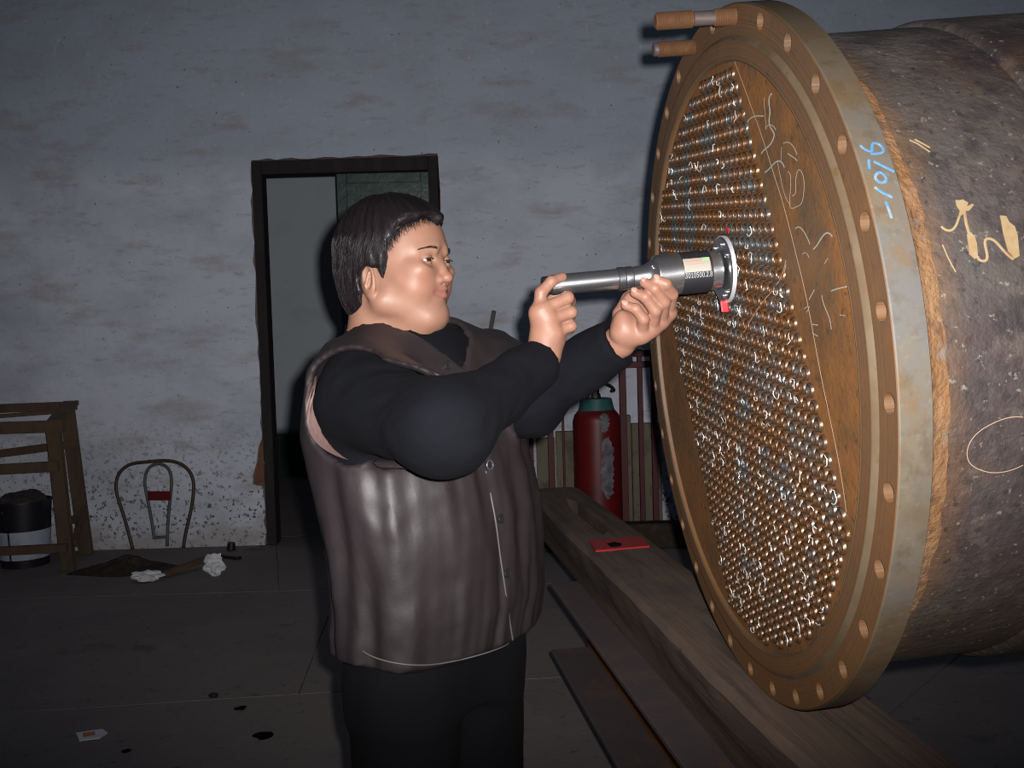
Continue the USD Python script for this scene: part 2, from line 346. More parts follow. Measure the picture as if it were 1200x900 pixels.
for (a, b, c, d) in ((lx0, lx0 + .07, .02, DZ - .10), (DX1 - FW - .06, DX1 - FW, .02, DZ - .10), (lx0 + .07, DX1 - FW - .06, DZ - .17, DZ - .10), (lx0 + .07, DX1 - FW - .06, 1.25, 1.35), (lx0 + .07, DX1 - FW - .06, .02, .2)):
    obj('rail', hinge(box([a, WY + .042, c], [b, WY + .052, d], .003), HX, HY, HA), 'green_door_paint', leaf)

# floor: slabs with recessed joints
fl = UsdGeom.Xform.Define(stage, '/World/floor').GetPrim(); props(fl, 'dark oily concrete floor with rust-stained joints', 'floor', kind='structure'); INV['/World/floor'] = np.eye(4)
obj('sub_base', box([-9, -2, -.2], [10, 11, -.0045]), 'joint_dirt', fl)
ja = [on_floor(-300, 851), on_floor(0, 836), on_floor(420, 800), on_floor(1000, 765), on_floor(1500, 735)]
jl = np.array([[p[0], p[1]] for p in ja])
jd = (jl[-1] - jl[0]) / np.linalg.norm(jl[-1] - jl[0])
P0 = jl[1]; near = lambda x: P0[1] + (x - P0[0]) * jd[1] / jd[0]
j2 = np.array([on_floor(1085, 800)[:2], on_floor(960, 905)[:2]]); d2 = (j2[0] - j2[1]); x_at = lambda y: j2[1][0] + (y - j2[1][1]) * d2[0] / d2[1]
g = .0035
xi = 1.2
for _ in range(30): xi = x_at(near(xi))
far_y = 5.75
cells = [
    [(-9, -2), (x_at(-2) - g, -2), (xi - g, near(xi) - g), (-9, near(-9) - g)],
    [(x_at(-2) + g, -2), (10, -2), (10, near(10) - g), (xi + g, near(xi) - g)],
    [(-9, near(-9) + g), (-.92, near(-.92) + g), (-1.05, far_y - g), (-9, far_y - g)],
    [(-.92 + 2 * g, near(-.92 + 2 * g) + g), (xi - g, near(xi) + g), (x_at(far_y) - g, far_y - g), (-1.05 + 2 * g, far_y - g)],
    [(xi + g, near(xi) + g), (10, near(10) + g), (10, far_y - g), (x_at(far_y) + g, far_y - g)],
    [(-9, far_y + g), (-1.4, far_y + g), (-1.8, WY + .3), (-9, WY + .3)],
    [(-1.4 + 2 * g, far_y + g), (10, far_y + g), (10, WY + .3), (-1.8 + 2 * g, WY + .3)],
    [(-9, WY + .3 + 2 * g), (10, WY + .3 + 2 * g), (10, 11), (-9, 11)]]
for c in cells:
    s = extr(Polygon(c), .03); s.apply_translation([0, 0, -.03])
    obj('slab', s, 'concrete', fl, label=None)
# stains, thin real skins of oil
def blot(px, py, r, seed, mat='oil', name='oil_stain', label='', h=.0015, sx=1.0):
    c = on_floor(px, py); rr = np.random.default_rng(seed); th = np.linspace(0, 2 * PI, 25)[:-1]; q = r * (1 + .35 * (meshkit.noise(np.c_[np.cos(th) * 1.3, np.sin(th) * 1.3, th * 0 + seed]) - .5) * 2)
    P = Polygon(np.c_[c[0] + sx * q * np.cos(th), c[1] + q * np.sin(th)])
    s = extr(P, h); s.apply_translation([0, 0, .0003])
    return obj(name, s, mat, label=label, cat='stain' if mat == 'oil' else 'dirt')
blot(309, 862, .040, 1, label='larger black oil spot on the floor left of the man', sx=.9)
blot(281, 830, .022, 2, label='small black oil spot just behind the larger one on the floor')
blot(148, 880, .014, 5, label='tiny black oil spot on the floor, the one nearest the packet')

# ---------------------------------------------------------------- the vessel (heat exchanger), in its own frame: x along the axis, y towards the back, z up
VC = V(.3886, 1.75, 1.3942); VAZ, VEL, VR = .1037, .0644, .5899
VA = V(math.cos(VAZ) * math.cos(VEL), math.sin(VAZ) * math.cos(VEL), math.sin(VEL))
VU = np.cross(V(0, 0, 1), VA); VU /= np.linalg.norm(VU); VW = np.cross(VA, VU)
vm = np.eye(4); vm[0, :3], vm[1, :3], vm[2, :3], vm[3, :3] = VA, VU, VW, VC
def to_face(px, py, x=0.0):
    d = ray(px, py); o = VC + VA * x; P = EYE + d * (((o - EYE) @ VA) / (d @ VA)); return V((P - VC) @ VU, (P - VC) @ VW)
def to_shell(px, py, r):
    d = ray(px, py); w_ = EYE - VC; dp = d - (d @ VA) * VA; wp = w_ - (w_ @ VA) * VA
    A, B, C = dp @ dp, 2 * dp @ wp, wp @ wp - r * r; t = (-B - math.sqrt(max(B * B - 4 * A * C, 0))) / (2 * A); q = EYE + d * t - VC
    return V(q @ VA, q @ VU, q @ VW)
layered('face_rust', (.200, .098, .040), [('noise', 4, .42, .68, (.135, .072, .034)), ('noise', 9, .52, .74, (.26, .115, .040), (1, 1, 1), .8), ('noise', 45, .60, .72, (.085, .045, .024), (1, 1, 1), .6),
    ('noise', 7, .66, .75, (.045, .040, .036), (1, 1, 1), .7), ('noise', 1.6, .0, .1, (.30, .125, .028), (1, 1, 1), .75, (-.12, -.62))], rough=.52, spec=.45, bump=(60, .18, .003), radial=(260, (.13, .075, .040), .35), rough_var=.12)
layered('sheet_rust', (.30, .125, .034), [('noise', 9, .42, .66, (.17, .085, .034)), ('noise', 16, .54, .74, (.32, .125, .026), (1, 1, 1), .85), ('noise', 60, .58, .7, (.06, .036, .022), (1, 1, 1), .7), ('noise', 3.5, .58, .72, (.085, .080, .055), (1, 1, 1), .6)], rough=.6, spec=.4, bump=(90, .35, .004))
layered('rim_steel', (.42, .345, .235), [('noise', 6, .42, .60, (.36, .34, .31)), ('noise', 11, .48, .62, (.45, .25, .09), (1, 1, 1), .8), ('noise', 5, .52, .66, (.26, .17, .09), (1, 1, 1), .7), ('noise', 34, .52, .70, (.27, .20, .13), (1, 1, 1), .75), ('noise', 90, .58, .70, (.50, .44, .34), (1, 1, 1), .6),
    ('noise', 2, .0, .1, (.26, .12, .04), (1, 1, 1), .7, (-.15, -.6)), ('noise', 2.5, .0, .1, (.22, .14, .07), (1, 1, 1), .75, (.22, .5))], rough=.6, spec=.3, bump=(120, .12, .002))
layered('ring_highlight', (.26, .19, .12), [('noise', 9, .45, .7, (.20, .13, .07)), ('noise', 40, .6, .7, (.22, .12, .05))], rough=.35, spec=.6, metal=.35)  # lighter tone puts the gasket ring's edge highlight into the colour
layered('weld_rust', (.33, .16, .060), [('noise', 10, .42, .62, (.38, .21, .10)), ('noise', 26, .52, .70, (.17, .085, .05)), ('noise', 14, .62, .72, (.30, .27, .24), (1, 1, 1), .8), ('noise', 70, .62, .72, (.07, .045, .03), (1, 1, 1), .7)], rough=.75, spec=.3, bump=(80, .8, .008))
layered('shell_steel', (.105, .070, .068), [('noise', 3.2, .42, .58, (.150, .125, .110)), ('noise', 6.5, .48, .64, (.070, .040, .046)), ('noise', 5.2, .58, .72, (.17, .080, .032), (1, 1, 1), .8), ('noise', 22, .50, .64, (.050, .040, .042), (1, 1, 1), .75), ('noise', 28, .54, .66, (.20, .155, .125), (1, 1, 1), .7),
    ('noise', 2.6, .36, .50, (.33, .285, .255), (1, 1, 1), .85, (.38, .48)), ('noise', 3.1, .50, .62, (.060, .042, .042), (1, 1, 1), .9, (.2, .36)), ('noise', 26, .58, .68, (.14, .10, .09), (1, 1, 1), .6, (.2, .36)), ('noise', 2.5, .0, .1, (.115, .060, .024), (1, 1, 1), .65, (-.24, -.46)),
    ('noise', 9, .36, .55, (.33, .17, .065), (1, 1, 1), .75, (.130, .080), 'x'), ('noise', 4, .50, .62, (.24, .10, .035), (1, .6, .6), .5, (.20, .06), 'x'), ('noise', 70, .60, .68, (.035, .030, .032), (1, 1, 1), .8), ('noise', 95, .63, .68, (.44, .40, .33), (1, 1, 1), .85)], rough=.72, spec=.4, bump=(60, .7, .006))
layered('bead_steel', (.125, .138, .138), [('noise', 13, .40, .54, (.20, .085, .026)), ('noise', 60, .5, .7, (.085, .095, .095)), ('noise', 9, .40, .56, (.17, .080, .030), (1, 1, 1), .9, (.12, -.25)), ('noise', 34, .62, .70, (.34, .33, .31), (1, 1, 1), .8)], rough=.34, spec=.7, metal=.5, bump=(160, .25, .003))
layered('swarf_bright', (.62, .62, .60), rough=.4, metal=.5)
layered('tube_inside', (.02, .016, .014), rough=.9)
layered('thread_rust', (.34, .15, .055), [('noise', 20, .5, .7, (.24, .10, .04)), ('noise', 60, .6, .72, (.45, .25, .11))], rough=.6, bump=(120, .3, .002))
layered('stud_shank', (.20, .15, .13), [('noise', 14, .48, .66, (.15, .13, .16)), ('noise', 20, .55, .7, (.25, .16, .06))], rough=.4, metal=.4)
layered('chalk_white', (.46, .42, .36), rough=1, spec=.1)
layered('scratch', (.27, .19, .12), rough=.6)
layered('chalk_blue', (.10, .26, .46), [('noise', 90, .5, .62, (.26, .33, .38))], rough=1, spec=.1)
layered('paint_cream', (.52, .37, .19), [('noise', 40, .5, .68, (.46, .27, .12))], rough=.7)

ves = thing('heat_exchanger', 'large rusty heat exchanger vessel with bolted flange and tube sheet', 'vessel', matrix=vm)
VK = dict(parent=ves, world=False)
NB, RB = 32, .569
ang = np.radians(4.0 + 360 / NB * np.arange(NB))
circle = lambda r, n, cx=0, cy=0: Polygon(np.c_[cx + r * np.cos(np.arange(n) / n * 2 * PI), cy + r * np.sin(np.arange(n) / n * 2 * PI)])
def plate(poly, x0, x1):
    mm = extr(poly, x1 - x0); v_, f_ = arr(mm); return np.c_[x0 + v_[:, 2], v_[:, 0], v_[:, 1]], f_
FT = .0445
ring = circle(VR - .0025, 360).difference(circle(.5405, 240))
holes = shapely.union_all([circle(.0138, 24, RB * math.cos(t), RB * math.sin(t)) for t in ang])
fr = ring.difference(holes)
obj('flange_face', plate(fr, 0, FT), 'face_rust', smooth=False, **VK)
obj('flange_rim', lathe([(.0025, VR - .0026), (.0008, VR - .0012), (.0025, VR), (FT - .002, VR), (FT, VR - .0025), (FT, VR - .004), (.0035, VR - .004)], [0, 0, 0], [1, 0, 0], 360, closed=True), 'rim_steel', smooth=35, **VK)
# raised gasket ring with a bevelled outer edge
obj('gasket_ring', lathe([(.004, .5415), (.0, .5415), (-.0055, .5355), (-.0065, .5335), (-.0065, .5060), (-.0050, .5035), (.0, .5015), (.004, .5015)], [0, 0, 0], [1, 0, 0], 300, closed=True), 'face_rust', smooth=20, **VK)
obj('ring_edge', lathe([(-.0002, .5418), (-.0060, .5357), (-.0068, .5335), (-.0062, .5345)], [0, 0, 0], [1, 0, 0], 300, closed=True), 'ring_highlight', smooth=30, label='outer edge of the gasket ring with its highlight painted in', **VK)
obj('ring_edge', lathe([(-.0066, .5065), (-.0070, .5055), (-.0056, .5030), (-.0045, .5040)], [0, 0, 0], [1, 0, 0], 300, closed=True), 'ring_highlight', smooth=30, label='thin inner edge of the gasket ring with its highlight painted in', **VK)
# tube field: a slanting band of tubes between two bare segments
PITCH_T = .0262; e1 = V(math.cos(math.radians(6.5)), math.sin(math.radians(6.5))); e2 = V(math.cos(math.radians(66.5)), math.sin(math.radians(66.5))); nn = V(.917, -.398)
tubes = []
for i in range(-40, 41):
    for j in range(-40, 41):
        p = (i + .25) * PITCH_T * e1 + (j + .1) * PITCH_T * e2
        if abs(p @ nn) < .310 and np.hypot(*p) < .489: tubes.append(p)
tubes = np.array(tubes)
TR = .0076
base = circle(.5018, 240).difference(shapely.union_all([circle(TR, 10, *p) for p in tubes]))
obj('tube_sheet', plate(base, .002, FT), 'sheet_rust', **VK)
def tube_end(seed):
    r = np.random.default_rng(seed); n = 10; th = np.arange(n) / n * 2 * PI
    prof = [(.003, .0120), (.0008, .0112), (-.0020, .0102), (-.0028, .0089), (-.0016, TR - .0002), (.030, TR - .0004)]
    vs = []
    for s_, rad in prof:
        w_ = (1 + .025 * r.standard_normal(n)) if rad > .0085 else np.ones(n)
        vs.append(np.c_[np.full(n, s_) + (0.0003 * r.standard_normal(n) if rad > .0085 else 0), rad * w_ * np.cos(th), rad * w_ * np.sin(th)])
    v_ = np.vstack(vs + [np.array([[.030, 0, 0]])]); f_ = []
    for i in range(len(prof) - 1):
        for j in range(n):
            a, b, c, d = i * n + j, i * n + (j + 1) % n, (i + 1) * n + (j + 1) % n, (i + 1) * n + j; f_ += [(a, c, b), (a, d, c)]
    for j in range(n): f_.append((5 * n + j, len(v_) - 1, 5 * n + (j + 1) % n))
    return v_, np.array(f_)
shapes = [tube_end(50 + i) for i in range(24)]
def place_tube(k):
    v_, f_ = shapes[k % 24]; p = tubes[k]; t = (k * 37 % 10) / 10 * 2 * PI; c_, s_ = math.cos(t), math.sin(t)
    return np.c_[v_[:, 0], p[0] + c_ * v_[:, 1] - s_ * v_[:, 2], p[1] + s_ * v_[:, 1] + c_ * v_[:, 2]], f_
dist = np.linalg.norm(VC + tubes[:, :1] * VU + tubes[:, 1:] * VW - EYE, axis=1)
order = np.argsort(dist); nparts = min(300, len(order))
for k in order[:nparts]: obj('tube_end', place_tube(k), 'bead_steel', smooth=85, **VK)
if len(order) > nparts: obj('tube_ends', cat(*[place_tube(k) for k in order[nparts:]]), 'bead_steel', smooth=85, kind='stuff', **VK)
print('tubes', len(tubes))
# bright curls of swarf and spatter sticking to some tube ends
def curl(p, seed):
    r_ = np.random.default_rng(seed); t0, t1 = r_.uniform(0, 6.28), r_.uniform(1.2, 4.2); th = t0 + np.linspace(0, t1, 7); R_ = r_.uniform(.006, .0115)
    return tube(np.c_[-.0032 - .003 * r_.random(7), p[0] + R_ * np.cos(th), p[1] + R_ * np.sin(th)], .0005 + .0005 * r_.random(), 5)
cr_ = np.random.default_rng(77); pick = cr_.choice(len(tubes), 170, replace=False)
obj('swarf', cat(*[curl(tubes[k], 900 + k) for k in pick]), 'swarf_bright', smooth=40, kind='stuff', **VK)
# shell with its weld to the flange
def lumpy(prof, n, amp, sc, seed):
    v_, f_ = lathe(prof, [0, 0, 0], [1, 0, 0], n)
    rr = np.hypot(v_[:, 1], v_[:, 2]); k = 1 + amp * (meshkit.fbm(v_ * sc, 3, seed) - .5) * 2 / np.maximum(rr, .1); v_[:, 1] *= k; v_[:, 2] *= k
    return v_, f_
obj('weld_seam', lumpy([(FT - .004, .545), (FT, .560), (.052, .5560), (.060, .5490), (.068, .5420), (.076, .5380), (.086, .5360), (.094, .5345), (.1, .533)], 420, .0016, 30, 3), 'weld_rust', smooth=True, label='rusty orange weld between flange and shell', **VK)
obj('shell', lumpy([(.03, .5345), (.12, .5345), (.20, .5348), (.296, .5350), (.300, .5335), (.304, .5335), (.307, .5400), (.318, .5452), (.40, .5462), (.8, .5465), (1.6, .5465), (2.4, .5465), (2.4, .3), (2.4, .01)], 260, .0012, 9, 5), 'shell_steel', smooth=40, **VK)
# marks: thin skins that follow the surface
def stroke_face(pts, r, name, mat, x=0.0015, smoothn=0, label=None):
    q = np.array([to_face(*p, x) for p in pts]); q3 = np.c_[np.full(len(q), x), q]
    if smoothn: q3 = smooth_curve(q3, smoothn)
    v_, f_ = tube(q3, r * .72, 6); v_[:, 0] = x + (v_[:, 0] - x) * .25
    obj(name, (v_, f_), mat, label=label, **VK)
def stroke_shell(pts, r, rad, name, mat, smoothn=0, label=None, flat=.25):
    q3 = np.array([to_shell(*p, rad) for p in pts])
    if smoothn: q3 = smooth_curve(q3, smoothn)
    rr = np.hypot(q3[:, 1], q3[:, 2]); q3[:, 1] *= rad / rr; q3[:, 2] *= rad / rr
    v_, f_ = tube(q3, r, 6); rr = np.hypot(v_[:, 1], v_[:, 2]); k = (rad + (rr - rad) * flat) / rr; v_[:, 1] *= k; v_[:, 2] *= k
    obj(name, (v_, f_), mat, label=label, **VK)
def skin_shell(poly, rad, name, mat, label=None):
    q3 = np.array([to_shell(*p, rad) for p in poly]); s_, t_ = q3[:, 0], np.arctan2(q3[:, 2], q3[:, 1]); t_ = np.where(t_ < 0, t_ + 2 * PI, t_)
    mm = extr(Polygon(np.c_[s_, t_ * rad]).buffer(0), .001); v_, f_ = arr(mm)
    th = v_[:, 1] / rad; R_ = rad - .0002 + v_[:, 2]; obj(name, (np.c_[v_[:, 0], R_ * np.cos(th), R_ * np.sin(th)], f_[:, ::-1]), mat, label=label, **VK)
W_, T_ = 'chalk_mark', 'layout_line'
stroke_face([(857, 63), (870, 97), (882, 130), (895, 167), (907, 205), (917, 237), (930, 287), (945, 350), (960, 430), (973, 493), (983, 543), (992, 605)], .0011, T_, 'scratch', smoothn=60, label='scribed curve beside the tube field')
stroke_face([(921, 305), (915, 325), (897, 350), (878, 378), (862, 408)], .0014, T_, 'scratch', x=-.002, smoothn=20, label='scribed slanting line over the tube ends')
for pts, r in (([(874, 146), (878, 140), (886, 136), (894, 136)], .0018), ([(895, 114), (896, 128), (897, 142), (898, 152)], .0010), ([(904, 110), (901, 122), (902, 132), (901, 143), (903, 150), (907, 158), (905, 165), (900, 172), (892, 180)], .0020),
               ([(897, 150), (905, 147), (909, 152)], .0012), ([(896, 202), (903, 196), (909, 190), (914, 189), (919, 196)], .0018), ([(911, 190), (914, 205), (921, 232), (926, 240)], .0010), ([(916, 172), (915, 190)], .0009), ([(918, 168), (926, 168), (934, 181)], .0011),
               ([(923, 180), (929, 184), (934, 188)], .0013), ([(923, 201), (926, 225), (926, 243), (932, 243), (940, 236), (942, 222), (941, 206), (936, 199), (933, 206), (932, 226), (928, 229)], .0010),
               ([(932, 268), (938, 267), (944, 275), (949, 286)], .0014), ([(953, 292), (960, 283), (969, 273), (975, 277)], .0017), ([(940, 298), (945, 297), (948, 302)], .0010), ([(948, 351), (954, 340)], .0013), ([(945, 366), (948, 360), (942, 362)], .0010),
               ([(963, 346), (964, 352), (970, 368), (974, 386)], .0014), ([(974, 341), (983, 338), (992, 336)], .0014), ([(966, 309), (970, 303)], .0010), ([(984, 369), (990, 370)], .0009), ([(952, 380), (958, 381)], .0012), ([(952, 390), (958, 394)], .0012), ([(911, 331), (918, 322), (921, 310)], .0014)):
    stroke_face(pts, r, W_, 'chalk_white', smoothn=max(8, 5 * len(pts)) if len(pts) > 2 else 0)
RR = VR + .0003
for pts in ([(1009, 170), (1014, 175), (1021, 177), (1023, 168), (1030, 169), (1035, 177), (1027, 180), (1020, 180)], [(1018, 187), (1019, 198)], [(1024, 189), (1036, 195), (1048, 201)], [(1027, 203), (1034, 203), (1038, 212), (1030, 213), (1026, 208), (1029, 203)], [(1025, 219), (1035, 226), (1046, 231)], [(1038, 236), (1042, 247), (1045, 256)]):
    stroke_shell(pts, .0020, RR, 'chalk_mark', 'chalk_blue', smoothn=24 if len(pts) > 4 else 0, label='blue chalk figure on the rim')
RS = .5353
q = lambda L: [(1090 + x / 9, 220 + y / 9) for x, y in L]
skin_shell(q([(265, 130), (300, 135), (340, 125), (400, 160), (385, 200), (440, 170), (460, 185), (410, 245), (365, 250), (330, 295), (300, 290), (310, 240), (275, 190)]), RS + .0003, 'paint_mark', 'paint_cream', 'cream paint blot on the shell')
skin_shell(q([(385, 490), (425, 470), (470, 520), (490, 590), (500, 720), (470, 755), (410, 700), (400, 600)]), RS + .0003, 'paint_mark', 'paint_cream', 'cream paint bar on the shell')
skin_shell(q([(735, 295), (800, 300), (830, 360), (890, 410), (920, 500), (940, 720), (890, 750), (820, 670), (770, 490)]), RS + .0003, 'paint_mark', 'paint_cream', 'broad slanting cream paint bar on the shell')
for L, r in (([(120, 405), (160, 440), (215, 450), (265, 410), (300, 330), (320, 270)], .0016), ([(360, 250), (380, 380), (410, 480)], .0022), ([(500, 720), (540, 770), (580, 770), (590, 650), (595, 540), (640, 540), (720, 600), (800, 690), (880, 755)], .0020), ([(130, 600), (190, 740), (270, 890)], .0010)):
    stroke_shell(q(L), r, RS, 'paint_mark', 'paint_cream', smoothn=40 if len(L) > 4 else 0)
stroke_shell([(1066, 164), (1075, 168), (1090, 178)], .0014, RS, 'paint_mark', 'paint_cream'); stroke_shell([(1072, 163), (1083, 169), (1090, 173)], .0014, RS, 'paint_mark', 'paint_cream')
stroke_shell([(1199, 489), (1180, 490), (1160, 498), (1143, 510), (1134, 526), (1135, 540), (1147, 550), (1165, 554), (1185, 551), (1199, 545)], .0006, RS, 'scratch', 'scratch', smoothn=60, label='thin scratched loop on the shell')

# studs standing in two of the flange holes
def stud(k, tip_px, label, inner):
    t = ang[k]; p = VC + VU * RB * math.cos(t) + VW * RB * math.sin(t)
    ds = np.linspace(.03, .4, 400); pr = [(600 + FPX * ((p - VA * s - EYE) @ RIGHT) / ((p - VA * s - EYE) @ FWD)) for s in ds]; L = ds[np.argmin(np.abs(np.array(pr) - tip_px))]
    T = thing('stud_bolt', label, 'stud bolt', tuple(p - VA * L), group=None)
    r0 = .0130; o = p - VA * L
    def thread(a, b):
        n = int((b - a) / .003); pf = [(a, 1e-4), (a, r0 - .003), (a + .002, r0 - .0008)]
        for i in range(n): s = a + .002 + i * (b - a - .004) / n; pf += [(s, r0 - .0012), (s + .0015, r0 + .0008)]
        return pf + [(b - .002, r0 - .001), (b, r0 - .002), (b, 1e-4)]
    if inner:
        obj('thread', lathe(thread(0, .062), o, VA, 20), 'thread_rust', T, smooth=20)
        obj('shank', lathe([(.060, 1e-4), (.060, r0 - .0018), (L - .034, r0 - .0018), (L - .034, 1e-4)], o, VA, 20), 'stud_shank', T, smooth=40)
        obj('thread', lathe(thread(L - .036, L + FT + .01), o, VA, 20), 'thread_rust', T, smooth=20)
    else:
        obj('thread', lathe(thread(.006, L + FT + .01), o, VA, 20), 'thread_rust', T, smooth=20)
        obj('tip', lathe([(0, 1e-4), (0, r0 - .003), (.002, r0 - .001), (.008, r0 - .001), (.008, 1e-4)], o, VA, 20), 'stud_shank', T, smooth=40)
deg = np.degrees(ang); kk = lambda a: int(np.argmin(np.abs((deg - a + 180) % 360 - 180)))
stud(kk(106), 768, 'upper and longer rusty threaded stud at the top of the flange', True)
stud(kk(84), 765, 'lower and shorter rusty threaded stud at the top of the flange', False)

# ---------------------------------------------------------------- timber on its steel beam
BD = ray(437, 398); BD = V(BD[0], BD[1], 0) / np.hypot(BD[0], BD[1]); BL = V(BD[1], -BD[0], 0)
ZT = VC[2] - VR * VW[2] - .001
bm_ = np.eye(4); bm_[0, :3], bm_[1, :3], bm_[2, :3] = BL, BD, V(0, 0, 1)
def bp(L, t, z): return BL * L + BD * t + V(0, 0, z)
tE = 4.12
bm_[3, :3] = bp(.76, 1.75, .6); T = thing('timber_beam', 'long weathered squared timber carrying the vessel flange', 'timber', matrix=bm_)
# profile with worn edges, bent a little; the far end broken and split by an open slot
def timber():
    nt = 90; ts = np.linspace(.3, tE, nt); prof = [(.668, .600), (.656, .66), (.630, ZT - .09), (.612, ZT - .022), (.624, ZT - .004), (.68, ZT), (.80, ZT), (.835, ZT - .008), (.845, ZT - .04), (.845, .600)]
    P = np.array(prof); n = 0; m_ = 14; Q = []
    for i in range(len(P)):
        a, b = P[i], P[(i + 1) % len(P)]
        k = max(1, int(np.linalg.norm(b - a) / .03))
        Q += [a + (b - a) * j / k for j in range(k)]
    Q = np.array(Q); n = len(Q); vs = []
    for t in ts:
        p = np.c_[Q[:, 0], np.full(n, t), Q[:, 1]]
        d = (meshkit.fbm(p * [9, 2.2, 9], 3, 4) - .5); top = p[:, 2] > ZT - .012
        edge = (p[:, 0] < .65) & (p[:, 2] > .64)
        p[:, 0] += np.where(edge, .020 * (meshkit.fbm(p * [0, 5, 3], 4, 9) - .5), .008 * d)
        p[:, 2] -= np.where(top, np.abs(.012 * d), 0) * (0 if abs(t - 1.75) < .12 else 1)
        rag = .10 * (meshkit.noise(np.c_[p[:, 0] * 18, p[:, 2] * 4, p[:, 2] * 0]) - .3)
        p[:, 1] += rag * max(0, (t - tE + .35) / .35) - 1.1 * max(0, (t - tE + .2) / .2) * .0
        vs.append(p)
    v_ = np.vstack(vs); f_ = []
    for i in range(nt - 1):
        for j in range(n):
            a, b, c, d = i * n + j, i * n + (j + 1) % n, (i + 1) * n + (j + 1) % n, (i + 1) * n + j; f_ += [(a, b, c), (a, c, d)]
    c0, c1 = len(v_), len(v_) + 1; v_ = np.vstack([v_, vs[0].mean(0), vs[-1].mean(0)])
    for j in range(n): f_ += [(c0, (j + 1) % n, j), (c1, (nt - 1) * n + j, (nt - 1) * n + (j + 1) % n)]
    return bp(0, 0, 0) + v_[:, :1] * BL + v_[:, 1:2] * BD + v_[:, 2:] * V(0, 0, 1), np.array(f_)
tv, tf = timber()
try:
    M_ = manifold3d.Manifold(manifold3d.Mesh(tv.astype(np.float32), tf.astype(np.uint32)))
    print('timber', M_.status(), M_.volume())
    if M_.volume() < 0: M_ = manifold3d.Manifold(manifold3d.Mesh(tv.astype(np.float32), tf[:, ::-1].astype(np.uint32)))
    slot = [at(667, 582, 1)*0]
    sp = [on_floor(x, y, ZT) for x, y in ((664, 584), (677, 588), (696, 604), (713, 621), (707, 627), (688, 612), (668, 596))]
    cut = manifold3d.Manifold.hull_points([tuple(p + V(0, 0, dz)) for p in sp for dz in (-.16, .05)])
    M_ = M_ - cut; mm = M_.to_mesh(); tv, tf = np.array(mm.vert_properties[:, :3]), np.array(mm.tri_verts)
except Exception as e: print('timber boolean', e)
obj('timber', (tv, tf), 'timber', T, smooth=25)
def steel_bar(name, L0, L1, z0, z1, mat, T): obj(name, (lambda b: (b[0][:, :1] * BL + b[0][:, 1:2] * BD + b[0][:, 2:] * V(0, 0, 1), b[1]))(arr(box([L0, .3, z0], [L1, 3.33, z1], .003))), mat, T)
bm2 = bm_.copy(); bm2[3, :3] = bp(.735, 1.75, .37); T = thing('steel_beam', 'rusty steel I-beam lying under the timber', 'beam', matrix=bm2)
steel_bar('top_flange', .572, .832, .584, .5995, 'beam_steel', T); steel_bar('web', .695, .709, .368, .584, 'beam_rust', T); steel_bar('bottom_flange', .567, .832, .353, .368, 'beam_steel', T)
for k, t in enumerate((.75, 2.05)):
    b = arr(box([.57, t - .1, 0], [.83, t + .1, .3528], .006)); obj('support_block', (b[0][:, :1] * BL + b[0][:, 1:2] * BD + b[0][:, 2:] * V(0, 0, 1), b[1]), 'timber', label='timber block under the steel beam, ' + ('nearest the camera' if k == 0 else 'farther from the camera'), cat='block')
# ---------------------------------------------------------------- the measuring tool held against the tube sheet
layered('polished_steel', (.50, .50, .52), [('noise', 60, .5, .8, (.40, .40, .42), (.2, 1, 1), .6)], rough=.23, metal=.96, bump=(300, .03, .001, (.1, 1, 1)))
layered('bright_rim', (.75, .75, .77), rough=.5, metal=.75)
layered('tool_steel_dark', (.16, .16, .17), rough=.32, metal=.9)
layered('black_rubber', (.010, .010, .012), rough=.5, spec=.4)
layered('label_plate', (.62, .57, .47), [('noise', 40, .5, .7, (.58, .48, .40))], rough=.45)
layered('print_pale', (.70, .70, .72), rough=.5)
layered('print_red', (.40, .16, .12), rough=.6)
layered('print_green', (.20, .42, .14), rough=.6)
layered('red_tape', (.60, .012, .018), rough=.5)
stroke_face([(851, 267), (854, 272)], .0045, 'paint_mark', 'red_tape', x=-.003, label='red paint dab on the tube ends')
def face_point(px, py, off):
    d = ray(px, py); o = VC - VA * off; return EYE + d * (((o - EYE) @ VA) / (d @ VA))
G1 = face_point(852, 315.5, .016)
ds = np.linspace(.1, .6, 1001); prx = np.array([600 + FPX * ((G1 - VA * s - EYE) @ RIGHT) / ((G1 - VA * s - EYE) @ FWD) for s in ds])
def gs(px): return float(ds[np.argmin(np.abs(prx - px))]) if px < prx[0] else max(0.0, .1 * (852 - px) / (852 - prx[0]))
GX = lambda px: gs(px - 4)                       # distance back from the working end
G = thing('bore_gauge', 'polished steel hand-held gauge with a round flange, pressed to the tube sheet', 'gauge', tuple(G1 - VA * .2))
def rev(name, prof, mat, n=40, label=None, sm=30): return obj(name, lathe([(-s_, r_) for s_, r_ in prof], G1, VA, n), mat, G, smooth=sm, label=label)
E_ = 1e-4
a = GX
rev('end_cap', [(a(639), E_), (a(639), .012), (a(640), .0150), (a(651), .0158), (a(651), E_)][::-1], 'black_rubber', label='dark end cap')
rev('barrel', [(a(650), E_), (a(650), .0160), (a(651.5), .0170), (a(729), .0174), (a(729), E_)][::-1], 'polished_steel')
rev('collar', [(a(727), E_), (a(727), .0178), (a(728), .0196), (a(735), .0196), (a(736), .0186), (a(738), .0196), (a(744), .0196), (a(745), .0180), (a(745), E_)][::-1], 'tool_steel_dark', label='darker knurled collar')
rev('sleeve', [(a(745), E_), (a(745), .0182), (a(760), .0200), (a(768), .0262), (a(771), .0330), (a(773), .0345), (a(799), .0345), (a(799), E_)][::-1], 'polished_steel')
